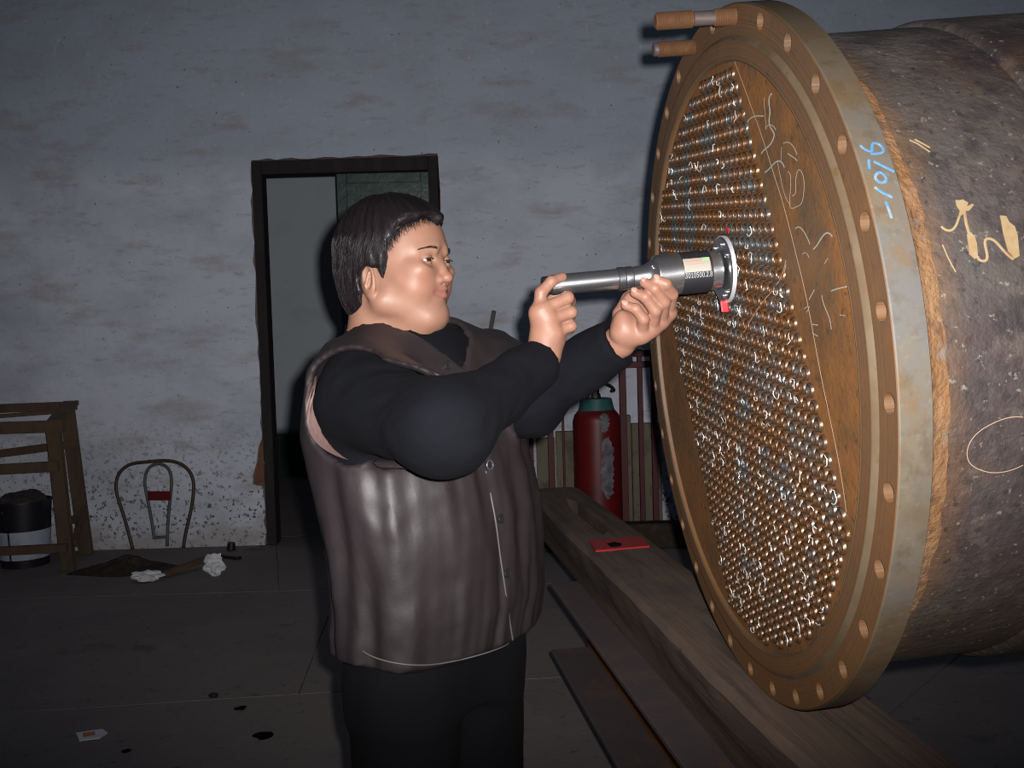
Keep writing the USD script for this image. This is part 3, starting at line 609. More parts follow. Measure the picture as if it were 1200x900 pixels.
band = rev('grip_band', [(a(799), E_), (a(799), .0348), (a(800), .0356), (a(832), .0356), (a(833), .0348), (a(833), E_)][::-1], 'black_rubber', label='black band')
rev('hub', [(a(833), E_), (a(833), .0335), (a(845), .0335), (a(845), E_)][::-1], 'polished_steel')
DT = .011; dR = .0560
rev('disc', [(0.0, .02), (0.0, dR - .004), (.001, dR - .0015), (.003, dR), (DT - .003, dR), (DT - .0015, dR - .001), (DT, dR - .003), (DT, .02)], 'polished_steel', n=72)
rev('disc_rim', [(.0022, dR - .002), (.0022, dR + .0006), (DT - .0022, dR + .0006), (DT - .0022, dR - .002)], 'bright_rim', n=72, label='bright machined rim of the disc')
gx, gy, _ = frame(VA)
def on_tool(px, theta, r):                      # theta measured round the axis from straight up, towards the camera
    upv = V(0, 0, 1) - VA * VA[2]; upv /= np.linalg.norm(upv); nv = np.cross(VA, upv); nv = nv if nv[1] < 0 else -nv
    return G1 - VA * GX(px) + r * (math.cos(theta) * upv + math.sin(theta) * nv)
def tool_patch(name, pa, pb, t0, t1, r, mat, label=None, parent=None, n=14):
    vs, f = [], []
    for i in range(n + 1):
        t = t0 + (t1 - t0) * i / n
        for rr in (r, r + .0004): vs += [on_tool(pa, t, rr), on_tool(pb, t, rr)]
    for i in range(n):
        b = 4 * i; c = b + 4
        for x, y in ((2, 3), (1, 0), (0, 2), (3, 1)): f += [(b + x, c + x, c + y), (b + x, c + y, b + y)]
    f += [(0, 1, 3), (0, 3, 2), (4 * n, 4 * n + 3, 4 * n + 1), (4 * n, 4 * n + 2, 4 * n + 3)]
    m_ = trimesh.Trimesh(np.array(vs), np.array(f), process=False); m_.fix_normals()
    return obj(name, m_, mat, parent or band, label=label)
rd = math.radians
tool_patch('name_plate', 799.5, 830, rd(53), rd(92), .0358, 'label_plate', 'pale name plate')
tool_patch('plate_stripe', 802, 820, rd(60), rd(63), .0363, 'print_red', 'reddish line on the name plate')
tool_patch('plate_stripe', 805, 822, rd(69), rd(71), .0363, 'print_red', 'reddish line on the name plate')
tool_patch('plate_patch', 822, 829, rd(54), rd(63), .0363, 'print_green', 'green patch in the corner of the name plate')
# a row of worn pale figures below the plate: 3010500 ...
def glyphs(txt, px0, px1, th0, height):
    tm = meshkit.text_mesh(txt, 1.0, .05); v_, f_ = arr(tm); w_ = np.ptp(v_[:, 0]); L = GX(px0) - GX(px1); x = (v_[:, 0] - v_[:, 0].min()) / w_
    upv = V(0, 0, 1) - VA * VA[2]; upv /= np.linalg.norm(upv); nv = np.cross(VA, upv); nv = nv if nv[1] < 0 else -nv
    th = th0 - v_[:, 1] * height / .036; r = .0358 + v_[:, 2] * .008
    P = G1 - VA * (GX(px0) - x * L)[:, None] + r[:, None] * (np.cos(th)[:, None] * upv + np.sin(th)[:, None] * nv)
    obj('worn_figures', (P, f_), 'print_pale', band, label='row of worn pale figures under the name plate')
glyphs('3010500.2.8', 800, 831, rd(107), .0085)
for th, px in ((rd(52), 766), (rd(60), 766.5)):
    obj('screw', trimesh.Trimesh(trimesh.creation.icosphere(1, .0030).vertices + on_tool(px, th, .0245), trimesh.creation.icosphere(1).faces), 'polished_steel', G, smooth=True)
o = G1 - VA * DT
upv = V(0, 0, 1) - VA * VA[2]; upv /= np.linalg.norm(upv); nv = np.cross(VA, upv); nv = nv if nv[1] < 0 else -nv
for t in (rd(150), rd(60), rd(-30), rd(-120), rd(172), rd(20)):
    c_ = o + .044 * (math.cos(t) * upv + math.sin(t) * nv)
    obj('disc_bolt', lathe([(0, E_), (0, .0045), (.003, .0042), (.0045, .0025), (.0045, E_)], c_, -VA, 10), 'polished_steel', G, smooth=40)
tp = o - upv * .052 + nv * .004
obj('red_tab', bar(tp, tp - upv * .020 + nv * .002, .003, .013, VA), 'red_tape', G, label='red tab below the disc')

# ---------------------------------------------------------------- the man
def gaxis_y(px):                              # depth of the tool's axis at an image column
    s_ = GX(px) if px < 862 else 0
    return (G1 - VA * s_)[1]
def hp(px, py, off=0.0): return at(px, py, gaxis_y(px) + off)
def M(px, py, y): return at(px, py, y)

# -- head frame
TH = rd(24)
hf = V(math.cos(TH), -math.sin(TH), 0.02); hf /= np.linalg.norm(hf); hl = np.cross(V(0, 0, 1), hf); hl /= np.linalg.norm(hl); hu = np.cross(hf, hl)
HR = rot_axes(hf, hl, hu)
HO = at(437, 328, 1.70) + .072 * hl
XS = .94
def H(x, y, z): return HO + HR @ V(x * XS if x > 0 else x, y, z)
def Hinv(P):
    Q = (P - HO) @ HR; Q[:, 0] = np.where(Q[:, 0] > 0, Q[:, 0] / XS, Q[:, 0]); return Q
head = Field(HO + [-.135, -.135, -.215], HO + [.150, .120, .160], .0019)
h_ = lambda *a_: H(*a_)
def hell(c, r, k=.012, op='add', tilt=None):
    R_ = HR if tilt is None else HR @ tilt
    head.ell(H(*c), r, R_, k, op)
def hcap(p, q_, r0, r1=None, k=.010, op='add'): head.capsule(H(*p), H(*q_), r0, r1, k, op)
rotz = lambda t: np.array([[math.cos(t), -math.sin(t), 0], [math.sin(t), math.cos(t), 0], [0, 0, 1]])
roty = lambda t: np.array([[math.cos(t), 0, math.sin(t)], [0, 1, 0], [-math.sin(t), 0, math.cos(t)]])
rotx = lambda t: np.array([[1, 0, 0], [0, math.cos(t), -math.sin(t)], [0, math.sin(t), math.cos(t)]])
hell((-.004, 0, .052), (.094, .074, .086), 0)
hell((.047, 0, .064), (.045, .058, .050), .03)
hell((.040, 0, .005), (.058, .064, .072), .03)
for s_ in (-1, 1):
    hell((.060, s_ * .034, -.010), (.032, .030, .036), .025)           # full cheeks
    hcap((.012, s_ * .056, -.035), (.076, s_ * .018, -.064), .024, .020, .022)
    hcap((.072, s_ * .042, .046), (.092, s_ * .012, .046), .010, .009, .016)   # brows
    hell((.078, s_ * .044, .014), (.020, .018, .013), .018)             # cheekbones
hcap((.070, 0, -.066), (.082, 0, -.058), .020, .018, .02)
hell((.045, 0, -.070), (.046, .040, .026), .02)                          # soft under-chin
for s_ in (-1, 1): hell((.102, s_ * .034, .030), (.016, .017, .0095), .010, 'sub')   # sockets
hell((.112, 0, .036), (.012, .016, .014), .012, 'sub')
hcap((.0885, 0, .040), (.1075, 0, .003), .0075, .0088, .010)                # nose bridge
hell((.1120, 0, -.0010), (.0095, .0105, .0088), .007)
for s_ in (-1, 1): hell((.100, s_ * .0130, -.0045), (.0100, .0080, .0075), .006)
for s_ in (-1, 1): hell((.106, s_ * .0066, -.0115), (.0050, .0030, .0026), .002, 'sub')
hcap((.092, 0, -.010), (.094, 0, -.015), .008, .008, .010)                # philtrum
hell((.077, 0, -.025), (.020, .028, .021), .012)                          # mouth mound
for s_ in (-1, 1):
    hcap((.1042, s_ * .003, -.0190), (.0925, s_ * .0235, -.0242), .0050, .0026, .004)
    hcap((.1022, s_ * .003, -.0300), (.0920, s_ * .0225, -.0258), .0060, .0026, .004)
    hcap((.1085, s_ * .0, -.0238), (.0985, s_ * .0245, -.0250), .0019, .0014, .0010, 'sub')
    hcap((.090, s_ * .017, -.006), (.081, s_ * .033, -.022), .0022, .0014, .007, 'sub')   # nasolabial fold
eyes = {s_: (.0855, s_ * .0345, .0300) for s_ in (-1, 1)}
for s_, c in eyes.items():
    head.ell(H(*c), (.0140, .0142, .0125), HR, .004)
    head.ell(H(c[0] + .012, c[1] + s_ * .0008, c[2] - .0008), (.012, .0140, .0025), HR @ rotx(-s_ * .10), .001, 'sub')   # the lid opening
    head.capsule(H(c[0] + .0125, c[1] - .011, c[2] + .0062), H(c[0] + .0118, c[1] + .011, c[2] + .0062), .0008, None, .0015, 'sub')
# ears
for s_ in (-1, 1):
    R_ = HR @ rotz(-s_ * -.45) @ roty(-.18)
    c = V(-.006, s_ * .0755, .000)
    head.ell(H(*c), (.0185, .0075, .0310), R_, .004)
    head.ell(H(c[0] + .001, c[1] + s_ * .0065, c[2] + .004), (.0115, .0060, .0200), R_, .002, 'sub')
    head.capsule(H(c[0] - .004, c[1] + s_ * .004, c[2] - .010), H(c[0] + .0035, c[1] + s_ * .0045, c[2] + .012), .0034, .0026, .003)
    head.ell(H(c[0] + .004, c[1] - s_ * .002, c[2] - .026), (.0090, .0065, .0085), R_, .005)
# neck
hcap((-.020, 0, -.02), (-.045, .004, -.16), .060, .064, .025)
hcap((.035, 0, -.060), (-.005, .002, -.15), .040, .044, .02)
hcap((-.045, 0, -.14), (-.055, .004, -.20), .066, .075, .02)

# -- torso loft (shared by skin, pullover and vest)
PHI = rd(40); bf = V(math.cos(PHI), -math.sin(PHI), 0); bl = V(math.sin(PHI), math.cos(PHI), 0)
TY = 1.78
rows = [(345, 470, .040, .75), (372, 473, .062, .70), (385, 482, .092, .62), (400, 487, .128, .60), (425, 490, .154, .70), (450, 489, .164, .85), (500, 486, .171, 1), (560, 499, .176, 1.02), (600, 507, .176, 1.02), (650, 513, .172, 1.0), (700, 516, .170, .98), (740, 515, .165, .94), (800, 513, .155, .90), (850, 513, .145, .86)]
rows = np.array([[at(cx, y, TY)[2], at(cx, y, TY)[0], hw, br] for y, cx, hw, br in rows])[::-1]
def loft(P, grow=0.0, disp=None):
    z = P[..., 2]; cx = np.interp(z, rows[:, 0], rows[:, 1]); hw = np.interp(z, rows[:, 0], rows[:, 2]); br = np.interp(z, rows[:, 0], rows[:, 3])
    s_ = hw / np.sqrt((.225 * math.sin(PHI)) ** 2 + (.15 * br * math.cos(PHI)) ** 2)
    a_ = .225 * s_ + grow; b_ = .15 * br * s_ + grow
    dx, dy = P[..., 0] - cx, P[..., 1] - TY - .0; u_ = dx * bl[0] + dy * bl[1]; w_ = dx * bf[0] + dy * bf[1]
    e = 2.3
    k0 = ((np.abs(u_) / a_) ** e + (np.abs(w_) / b_) ** e) ** (1 / e)
    g_ = np.sqrt((u_ / a_ ** 2) ** 2 + (w_ / b_ ** 2) ** 2)
    return (k0 - 1) * np.minimum(a_, b_) * np.clip(np.sqrt((u_ / a_) ** 2 + (w_ / b_) ** 2) / np.maximum(g_ * np.minimum(a_, b_), 1e-6), .5, 2)
SR, ER, WR = M(428, 468, 1.622), M(520, 504, 1.435), hp(634, 424, -.012)
SL, EL, WL = M(575, 440, 1.93), M(622, 466, 1.80), hp(727, 400, .030)

# -- hands
def hand(lo, hi, h=.0022): return Field(lo, hi, h)
rh = Field(np.minimum(WR, hp(675, 318)) - .05, np.maximum(WR, hp(675, 318)) + .06, .0022)
RI = [hp(631, 367, -.030), hp(634, 343, -.030), hp(646, 330, -.026), hp(659, 324.5, -.012)]
RMf = [hp(638, 362, -.034), hp(665, 349, -.026), hp(668, 353, -.002), hp(657, 356, .012)]
RRf = [hp(644, 374, -.034), hp(669, 366, -.026), hp(668, 370, -.002), hp(654, 372, .010)]
RLf = [hp(648, 390, -.028), hp(669, 382, -.022), hp(667, 386, .000), hp(655, 386, .010)]
RT = [hp(640, 402, .008), hp(641, 372, .026), hp(648, 352, .034), hp(656, 338, .032)]
ELB = lambda W_, E2, t: W_ + (E2 - W_) * t
rh.capsule(ELB(WR, ER, .5), WR, .034, .0255, .01).capsule(WR, hp(640, 400, -.016), .0265, .024, .012)
for mc, r_ in ((RI[0], .0150), (RMf[0], .0155), (RRf[0], .0150), (RLf[0], .0140)): rh.capsule(hp(638, 412, -.010), mc, .021, r_ - .0015, .014)
rh.capsule(RI[0], RLf[0], .0135, .0130, .012)
rh.ell(hp(645, 392, -.012), (.026, .018, .028), None, .012)
for ch, rr in ((RI, (.0112, .0100, .0090, .0076)), (RMf, (.0115, .0106, .0096, .0082)), (RRf, (.0112, .0102, .0092, .0080)), (RLf, (.0104, .0094, .0084, .0074)), (RT, (.0170, .0125, .0108, .0090))):
    rh.chain(ch, rr, .0035)
lh = Field(np.minimum(WL, hp(790, 318)) - .06, np.maximum(WL, hp(790, 318)) + .07, .0022)
LI = [hp(783, 366, .014), hp(787, 345, -.024), hp(780, 333, -.042), hp(769, 327.5, -.042)]
LMf = [hp(774, 377, .008), hp(778, 354, -.030), hp(767, 338, -.042), hp(755, 331, -.034)]
LRf = [hp(763, 386, .004), hp(768, 364, -.030), hp(756, 348, -.036), hp(744, 343, -.030)]
LLf = [hp(752, 392, .000), hp(754, 374, -.028), hp(745, 362, -.032), hp(733, 358, -.026)]
LT = [hp(727, 390, .006), hp(727, 368, .026), hp(736, 350, .036), hp(748, 338, .038)]
lh.capsule(ELB(WL, EL, .5), WL, .034, .025, .01).capsule(WL, hp(737, 391, .014), .0255, .022, .012)
for mc, r_ in ((LI[0], .0140), (LMf[0], .0145), (LRf[0], .0140), (LLf[0], .0130)): lh.capsule(hp(737, 388, .012), mc, .020, r_ - .001, .014)
lh.capsule(LI[0], LLf[0], .0125, .0120, .012)
lh.ell(hp(729, 381, .003), (.015, .016, .025), None, .016)              # ball of the thumb
lh.ell(hp(745, 372, .016), (.026, .014, .024), None, .012)
lh.ell(hp(740, 357, .024), (.016, .012, .022), None, .012)
for ch, rr in ((LI, (.0116, .0106, .0096, .0082)), (LMf, (.0118, .0108, .0098, .0084)), (LRf, (.0116, .0104, .0095, .0082)), (LLf, (.0108, .0096, .0086, .0076)), (LT, (.0180, .0132, .0112, .0094))):
    lh.chain(ch, rr, .0035)

# -- body inside the clothes, coarse
lo_b, hi_b = V(-.62, 1.25, -.01), V(.30, 2.25, 1.5)
body = Field(lo_b, hi_b, .014)
body.fn(lambda P: np.maximum(np.maximum(loft(P, -.030), P[..., 2] - 1.44), (.90 - P[..., 2])))
hipc = at(514, 770, TY); KR, AR = V(-.205, 1.70, .48), V(-.235, 1.72, .09); KL, AL = V(-.085, 1.86, .48), V(-.105, 1.90, .09)
body.capsule(hipc - .080 * bl, KR, .072, .055, .03).capsule(KR, AR, .052, .036, .02).capsule(AR, AR + bf * .15 + V(0, 0, -.045), .034, .026, .02)
body.capsule(hipc + .080 * bl, KL, .072, .055, .03).capsule(KL, AL, .052, .036, .02).capsule(AL, AL + bf * .15 + V(0, 0, -.045), .034, .026, .02)
body.ell(hipc + V(0, 0, .02), (.115, .085, .10), None, .03)
body.capsule(SR, ER, .052, .042, .03).capsule(ER, ELB(WR, ER, .35), .042, .032, .02).capsule(SL, EL, .052, .042, .03).capsule(EL, ELB(WL, EL, .35), .042, .032, .02)
body.capsule(H(-.05, .003, -.17), at(482, 425, TY), .068, .08, .03)
pieces = [taubin(head.mesh(), 4), taubin(rh.mesh(), 3), taubin(lh.mesh(), 3), taubin(body.mesh(), 6)]
def union(ps):
    try:
        ms = [manifold3d.Manifold(manifold3d.Mesh(p[0].astype(np.float32), p[1].astype(np.uint32))) for p in ps]
        ms = [x if x.volume() > 0 else None for x in ms]
        if any(x is None or x.status() != manifold3d.Error.NoError for x in ms): raise ValueError([str(x.status()) if x else 'flipped' for x in ms])
        r = manifold3d.Manifold.batch_boolean(ms, manifold3d.OpType.Add); q_ = r.to_mesh(); return np.array(q_.vert_properties[:, :3], float), np.array(q_.tri_verts)
    except Exception as e:
        print('union:', e); return cat(*ps)
bv, bfc = union(pieces)
# natural tints of the skin: lips, flushed cheeks and knuckles, shaved chin
L_ = Hinv(bv); SK = .60
skin = np.tile(V(.345, .178, .120), (len(bv), 1))
mix = lambda c, wgt: skin + (V(*c) - skin) * np.clip(wgt, 0, 1)[:, None]
g3 = lambda c, r: np.exp(-(((L_ - V(*c)) / V(*r)) ** 2).sum(1))
isH = np.linalg.norm(L_, axis=1) < .2
skin = mix((.345, .135, .092), .55 * isH * (g3((.08, -.045, -.005), (.03, .03, .025)) + g3((.08, .045, -.005), (.03, .03, .025)) + g3((.115, 0, -.002), (.015, .015, .012))))
skin = mix((.26, .15, .10), .35 * isH * g3((.08, 0, -.06), (.04, .05, .02)))
lip = np.zeros(len(bv))
for s_ in (-1, 1):
    for p_, q_ in (((.1065, 0, -.0195), (.0940, s_ * .0235, -.0242)), ((.1060, 0, -.0298), (.0935, s_ * .0225, -.0258))):
        p_, q_ = V(*p_), V(*q_); d = q_ - p_; t = np.clip(((L_ - p_) @ d) / (d @ d), 0, 1); lip = np.maximum(lip, np.clip(2.4 - np.linalg.norm(L_ - p_ - t[:, None] * d, axis=1) / .0036, 0, 1))
skin = mix((.27, .105, .085), .8 * lip * (L_[:, 0] > .080))
hd = np.minimum(np.linalg.norm(bv - hp(650, 370), axis=1), np.linalg.norm(bv - hp(755, 360), axis=1)) < .09
skin = mix((.36, .150, .108), .45 * hd * meshkit.noise(bv * 45))
skin *= SK * (.93 + .14 * meshkit.noise(bv * 60))[:, None]
MN = {'at': ('attribute', {'attribute': 'tint'}), 'p': ('principled_bsdf', {'roughness': .5, 'specular_ior_level': .32, 'subsurface_weight': .12, 'subsurface_scale': .004, 'subsurface_radius': (1, .35, .2)}), 'tc': ('geometry', {}), 'n': ('noise_texture', {'scale': 420., 'detail': 3.}), 'b': ('bump', {'strength': .12, 'distance': .0012})}
material('skin', MN, [('at.color', 'p.base_color'), ('tc.position', 'n.vector'), ('n.fac', 'b.height'), ('b.normal', 'p.normal')])
layered('eye_white', (.24, .22, .21), rough=.15, spec=.7)
layered('iris', (.020, .010, .006), rough=.08, spec=.8)
layered('hair', (.009, .0065, .0075), rough=.38, spec=.28, bump=(260, .5, .0015, (.25, .25, 1)))
layered('hair_strand', (.009, .0068, .0078), rough=.42, spec=.16)
layered('lash', (.010, .008, .008), rough=.7)
layered('nail', (.38, .19, .15), rough=.25, spec=.6)
layered('pullover_knit', (.030, .034, .056), [('noise', 7, .5, .75, (.042, .047, .075))], rough=.9, spec=.12, bump=(420, .5, .002))
layered('vest_cloth', (.056, .042, .046), [('noise', 6, .45, .72, (.070, .054, .058))], rough=.5, spec=.32, bump=(150, .10, .002))
layered('vest_lining', (.20, .115, .105), rough=.6)
layered('vest_thread', (.17, .15, .15), rough=.6)
layered('button_dark', (.012, .012, .014), rough=.25, spec=.7)
layered('button_steel', (.35, .37, .42), rough=.25, metal=.9)
layered('trouser_cloth', (.010, .011, .019), [('noise', 5, .5, .75, (.014, .015, .025))], rough=.9, spec=.15, bump=(300, .4, .002))
layered('shoe_leather', (.008, .007, .007), rough=.3)
hipx = hipc
man = thing('person', 'man with black hair in a brown vest over a black pullover, holding a steel gauge', 'person', (hipc[0], hipc[1], 0))
B = obj('body', (bv, bfc), 'skin', man, smooth=True, tint=np.clip(skin, 0, 1))
for s_, c in eyes.items():
    gz = V(1, -.10 - .08, .02); gz /= np.linalg.norm(gz)
    ib = trimesh.creation.icosphere(3, .0122); ey = obj('eye', (H(*c) + ib.vertices, ib.faces), 'eye_white', B, smooth=True)
    gw = HR @ gz; obj('iris', lathe([(.0104, .0064), (.0116, .0050), (.0123, .0025), (.01245, E_)], H(*c), gw, 20), 'iris', ey, smooth=True)
# brows and lashes: rows of short hairs
def hairs(name, roots, dirs, length, wd, mat, parent, kind=None, seg=4, droop=None):
    pts, wid = [], []
    t = np.linspace(0, 1, seg)
    for r_, d_ in zip(roots, dirs):
        for s_ in t:
            pts.append(r_ + d_ * length * s_ + (droop * s_ * s_ if droop is not None else 0)); wid.append(wd * (1 - .7 * s_))
    c_ = UsdGeom.BasisCurves.Define(stage, numbered(str(parent.GetPath()) + '/' + name))
    M_ = INV['/'.join(str(parent.GetPath()).split('/')[:3])]; P_ = (np.c_[np.array(pts), np.ones(len(pts))] @ M_)[:, :3]
    c_.CreateTypeAttr('linear'); c_.CreateCurveVertexCountsAttr(Vt.IntArray([seg] * len(roots))); c_.CreatePointsAttr(Vt.Vec3fArray.FromNumpy(P_.astype(np.float32))); c_.CreateWidthsAttr(Vt.FloatArray.FromNumpy(np.array(wid, np.float32))); c_.SetWidthsInterpolation('vertex')
    UsdShade.MaterialBindingAPI.Apply(c_.GetPrim()).Bind(MATS[mat]); props(c_.GetPrim(), kind=kind)
    return c_
def raise_out(P, fld, off):                       # move points onto the field's surface along its gradient
    P = np.array(P, float)
    def val(Q):
        x = (Q - fld.lo) / fld.h; i = np.clip(np.floor(x).astype(int), 0, fld.n - 2); f = np.clip(x - i, 0, 1); o_ = 0
        for a_ in (0, 1):
            for b_ in (0, 1):
                for c_ in (0, 1): o_ = o_ + fld.D[i[:, 0] + a_, i[:, 1] + b_, i[:, 2] + c_] * np.where(a_, f[:, 0], 1 - f[:, 0]) * np.where(b_, f[:, 1], 1 - f[:, 1]) * np.where(c_, f[:, 2], 1 - f[:, 2])
        return o_
    for _ in range(8):
        e = fld.h; g_ = np.stack([(val(P + e * np.eye(3)[k]) - val(P - e * np.eye(3)[k])) / (2 * e) for k in range(3)], 1); g_ /= np.maximum(np.linalg.norm(g_, axis=1, keepdims=True), 1e-6)
        P = P + np.clip(off - val(P), -.01, .01)[:, None] * g_
    return P, g_
for s_ in (-1, 1):
    n_ = 150; u_ = rng.random(n_); roots = np.array([H(.104 - .020 * x ** 2, s_ * (.013 + .036 * x), .0475 + .0045 * math.sin(x * 2.6) - .003 * x + .0042 * (y - .5) * (1 - .6 * x)) for x, y in zip(u_, rng.random(n_))])
    roots, g_ = raise_out(roots, head, -.0002)
    d_ = np.array([HR @ V(-.25, s_ * .8, .35 - .6 * x) for x in u_]); d_ = d_ + g_ * .25; d_ /= np.linalg.norm(d_, axis=1)[:, None]
    hairs('eyebrow', roots, d_, .0085, .0006, 'lash', B)
    c = eyes[s_]; u_ = np.linspace(-1, 1, 60); roots = np.array([H(c[0] + .0135 - .0035 * x * x, c[1] + x * .0125, c[2] + .0030 - .0022 * x * x) for x in u_])
    d_ = np.array([HR @ V(.9, .4 * x, -.1) for x in u_]); hairs('eyelash', roots, d_, .0030, .0013, 'lash', B)

# -- hair: a cap with combed grooves plus loose strands
hs = Field(HO + [-.18, -.18, -.20], HO + [.17, .18, .20], .0032)
hs.ell(H(-.004, 0, .054), (.109, .0895, .101), HR, 0)
hs.ell(H(.046, 0, .078), (.060, .066, .052), HR, .02)
hs.ell(H(-.046, 0, -.006), (.053, .070, .074), HR, .03)
def cutl(fn): hs.fn(lambda P: fn((P - HO) @ HR), 0.006, 'sub')
# face opening: everything ahead of the hairline; hairline runs from the brow's outer end up and over the forehead
def front(Q):
    x, y, z = Q[..., 0], Q[..., 1], Q[..., 2]; ay = np.abs(y)
    line = np.interp(z, [-.09, -.022, -.010, .010, .035, .060, .085, .105, .125, .15], [-.034, -.032, .018, .022, .032, .040, .052, .072, .110, .16])
    line = line + .014 * np.sin(y * 130 + 1) * (z > .04) * .35
    line = np.where(z > .045, line + np.where(y < 0, .0, 0) + .030 * np.clip(1 - ay / .05, 0, 1) * np.clip((z - .06) / .03, 0, 1), line)
    return -(x - line) * .8
cutl(front)
def earcut_(Q):                                   # bare round each ear
    x, y, z = Q[..., 0], Q[..., 1], Q[..., 2]; k0 = np.sqrt(((x + .004) / .024) ** 2 + ((z + .004) / .030) ** 2 + ((np.abs(y) - .085) / .05) ** 2); return (k0 - 1) * .022
hs.fn(lambda P: earcut_((P - HO) @ HR), .004, 'sub')
hs.fn(lambda P: ((P - HO) @ HR)[..., 2] + .056, .006, 'sub')
def groove(P):
    Q = (P - HO) @ HR; az_ = np.arctan2(Q[:, 1], Q[:, 0] + .025); el_ = np.arctan2(Q[:, 2] - .02, np.hypot(Q[:, 0] + .025, Q[:, 1])); c_, s_ = np.cos(az_), np.sin(az_)
    nz = meshkit.noise(np.stack([c_ * 9, s_ * 9, el_ * 1.3], -1)); n2 = meshkit.noise(np.stack([c_ * 26, s_ * 26, el_ * 2 + 7], -1))
    return .0055 * (nz - .5) + .0034 * (n2 - .5)
hs.wrinkle(groove)
hm = taubin(hs.mesh(), 2); hairp = obj('hair', hm, 'hair', man, smooth=True)
# strands, combed from the parting backwards and down
fi = rng.integers(0, len(hm[1]), 5200); bc = rng.dirichlet([1, 1, 1], len(fi)); roots = (hm[0][hm[1][fi]] * bc[..., None]).sum(1)
tn = np.cross(hm[0][hm[1][fi, 1]] - hm[0][hm[1][fi, 0]], hm[0][hm[1][fi, 2]] - hm[0][hm[1][fi, 0]]); tn /= np.maximum(np.linalg.norm(tn, axis=1, keepdims=True), 1e-9)
Q = (roots - HO) @ HR; outward = ((Q - V(-.02, 0, .03)) * (tn @ HR)).sum(1) > 0
keep = outward & (Q[:, 0] < .10); roots, tn, Q = roots[keep], tn[keep], Q[keep]
flow = np.where((Q[:, 2] > .085)[:, None], np.c_[.35 + 0 * Q[:, 0], np.sign(Q[:, 1] - .01) * 1.0, -.25 + 0 * Q[:, 0]], np.c_[-.35 + 0 * Q[:, 0], np.sign(Q[:, 1]) * .1, -1 + 0 * Q[:, 0]])
fw = flow @ HR.T; fw = fw - tn * (fw * tn).sum(1, keepdims=True) + tn * .015 + .07 * rng.standard_normal(fw.shape); fw /= np.linalg.norm(fw, axis=1)[:, None]
lines = [roots]; step = .006
for k in range(5):
    nx, g_ = raise_out(lines[-1] + fw * step, hs, .0007); fw = nx - lines[-1]; fw /= np.maximum(np.linalg.norm(fw, axis=1, keepdims=True), 1e-6); lines.append(nx)
hair_lines = np.stack(lines, 1)
def curves(name, L3, wd, mat, parent, kind=None):
    n_, k_ = L3.shape[:2]; c_ = UsdGeom.BasisCurves.Define(stage, numbered(str(parent.GetPath()) + '/' + name)); M_ = INV['/'.join(str(parent.GetPath()).split('/')[:3])]; P_ = (np.c_[L3.reshape(-1, 3), np.ones(n_ * k_)] @ M_)[:, :3]
    c_.CreateTypeAttr('linear'); c_.CreateCurveVertexCountsAttr(Vt.IntArray([k_] * n_)); c_.CreatePointsAttr(Vt.Vec3fArray.FromNumpy(P_.astype(np.float32))); c_.CreateWidthsAttr(Vt.FloatArray.FromNumpy(np.tile(wd * (1 - .6 * np.linspace(0, 1, k_)), n_).astype(np.float32))); c_.SetWidthsInterpolation('vertex')
    UsdShade.MaterialBindingAPI.Apply(c_.GetPrim()).Bind(MATS[mat]); props(c_.GetPrim(), kind=kind)
curves('hair_strands', hair_lines, .0009, 'hair_strand', hairp, 'stuff')
# fringe wisps falling from the hairline over the temple and brow
n_ = 420; u_ = rng.random(n_); rt = np.array([H(np.interp(x, [0, .35, .7, 1], [.030, .050, .074, .094]), np.interp(x, [0, .35, .7, 1], [-.070, -.062, -.044, -.012]), np.interp(x, [0, .35, .7, 1], [.058, .080, .098, .110])) for x in u_]); rt, g_ = raise_out(rt, head, .004)
dd = np.array([HR @ V(.30 - .3 * x, -.45 + .1 * x, -.75) for x in u_]) + .28 * rng.standard_normal((n_, 3)); dd -= g_ * ((dd * g_).sum(1, keepdims=True) + .05); dd /= np.linalg.norm(dd, axis=1)[:, None]
hairs('hair_fringe', rt, dd * rng.uniform(.5, 1.35, (n_, 1)), .017, .0007, 'hair', hairp, seg=5)

# -- pullover: torso, crew neck and both sleeves with folds
def pullover_shape(F, grow, sleeves=True):
    F.fn(lambda P: np.maximum(np.maximum(loft(P, -.012 + grow), P[..., 2] - 1.47), .90 - P[..., 2]))
    F.capsule(at(486, 425, TY), nb, .090 + grow, .076 + grow, .03)
    F.capsule(at(478, 418, TY), SR - (SR - at(478, 418, TY)) * .12 + V(0, 0, .012), .070 + grow, .066 + grow, .03)
    F.capsule(at(492, 416, TY), SL + V(0, 0, .004), .066 + grow, .064 + grow, .03)
    F.capsule(SR, ER, .083 + grow, .059 + grow, .02).capsule(SL, EL, .076 + grow, .068 + grow, .02)
    return F
nb = H(-.047, .003, -.170); nt = H(-.026, .002, -.090)
pl = pullover_shape(Field(V(-.50, 1.28, .84), V(.32, 2.22, 1.54), .0060), 0)
pl.capsule(nb, nt, .0760, .0735, .012)
pl.capsule(H(.012, 0, -.125), H(.022, 0, -.098), .058, .054, .015)
pl.capsule(ER, ELB(WR, ER, .02), .058, .0415, .06)
pl.capsule(EL, ELB(WL, EL, .02), .064, .0425, .025)
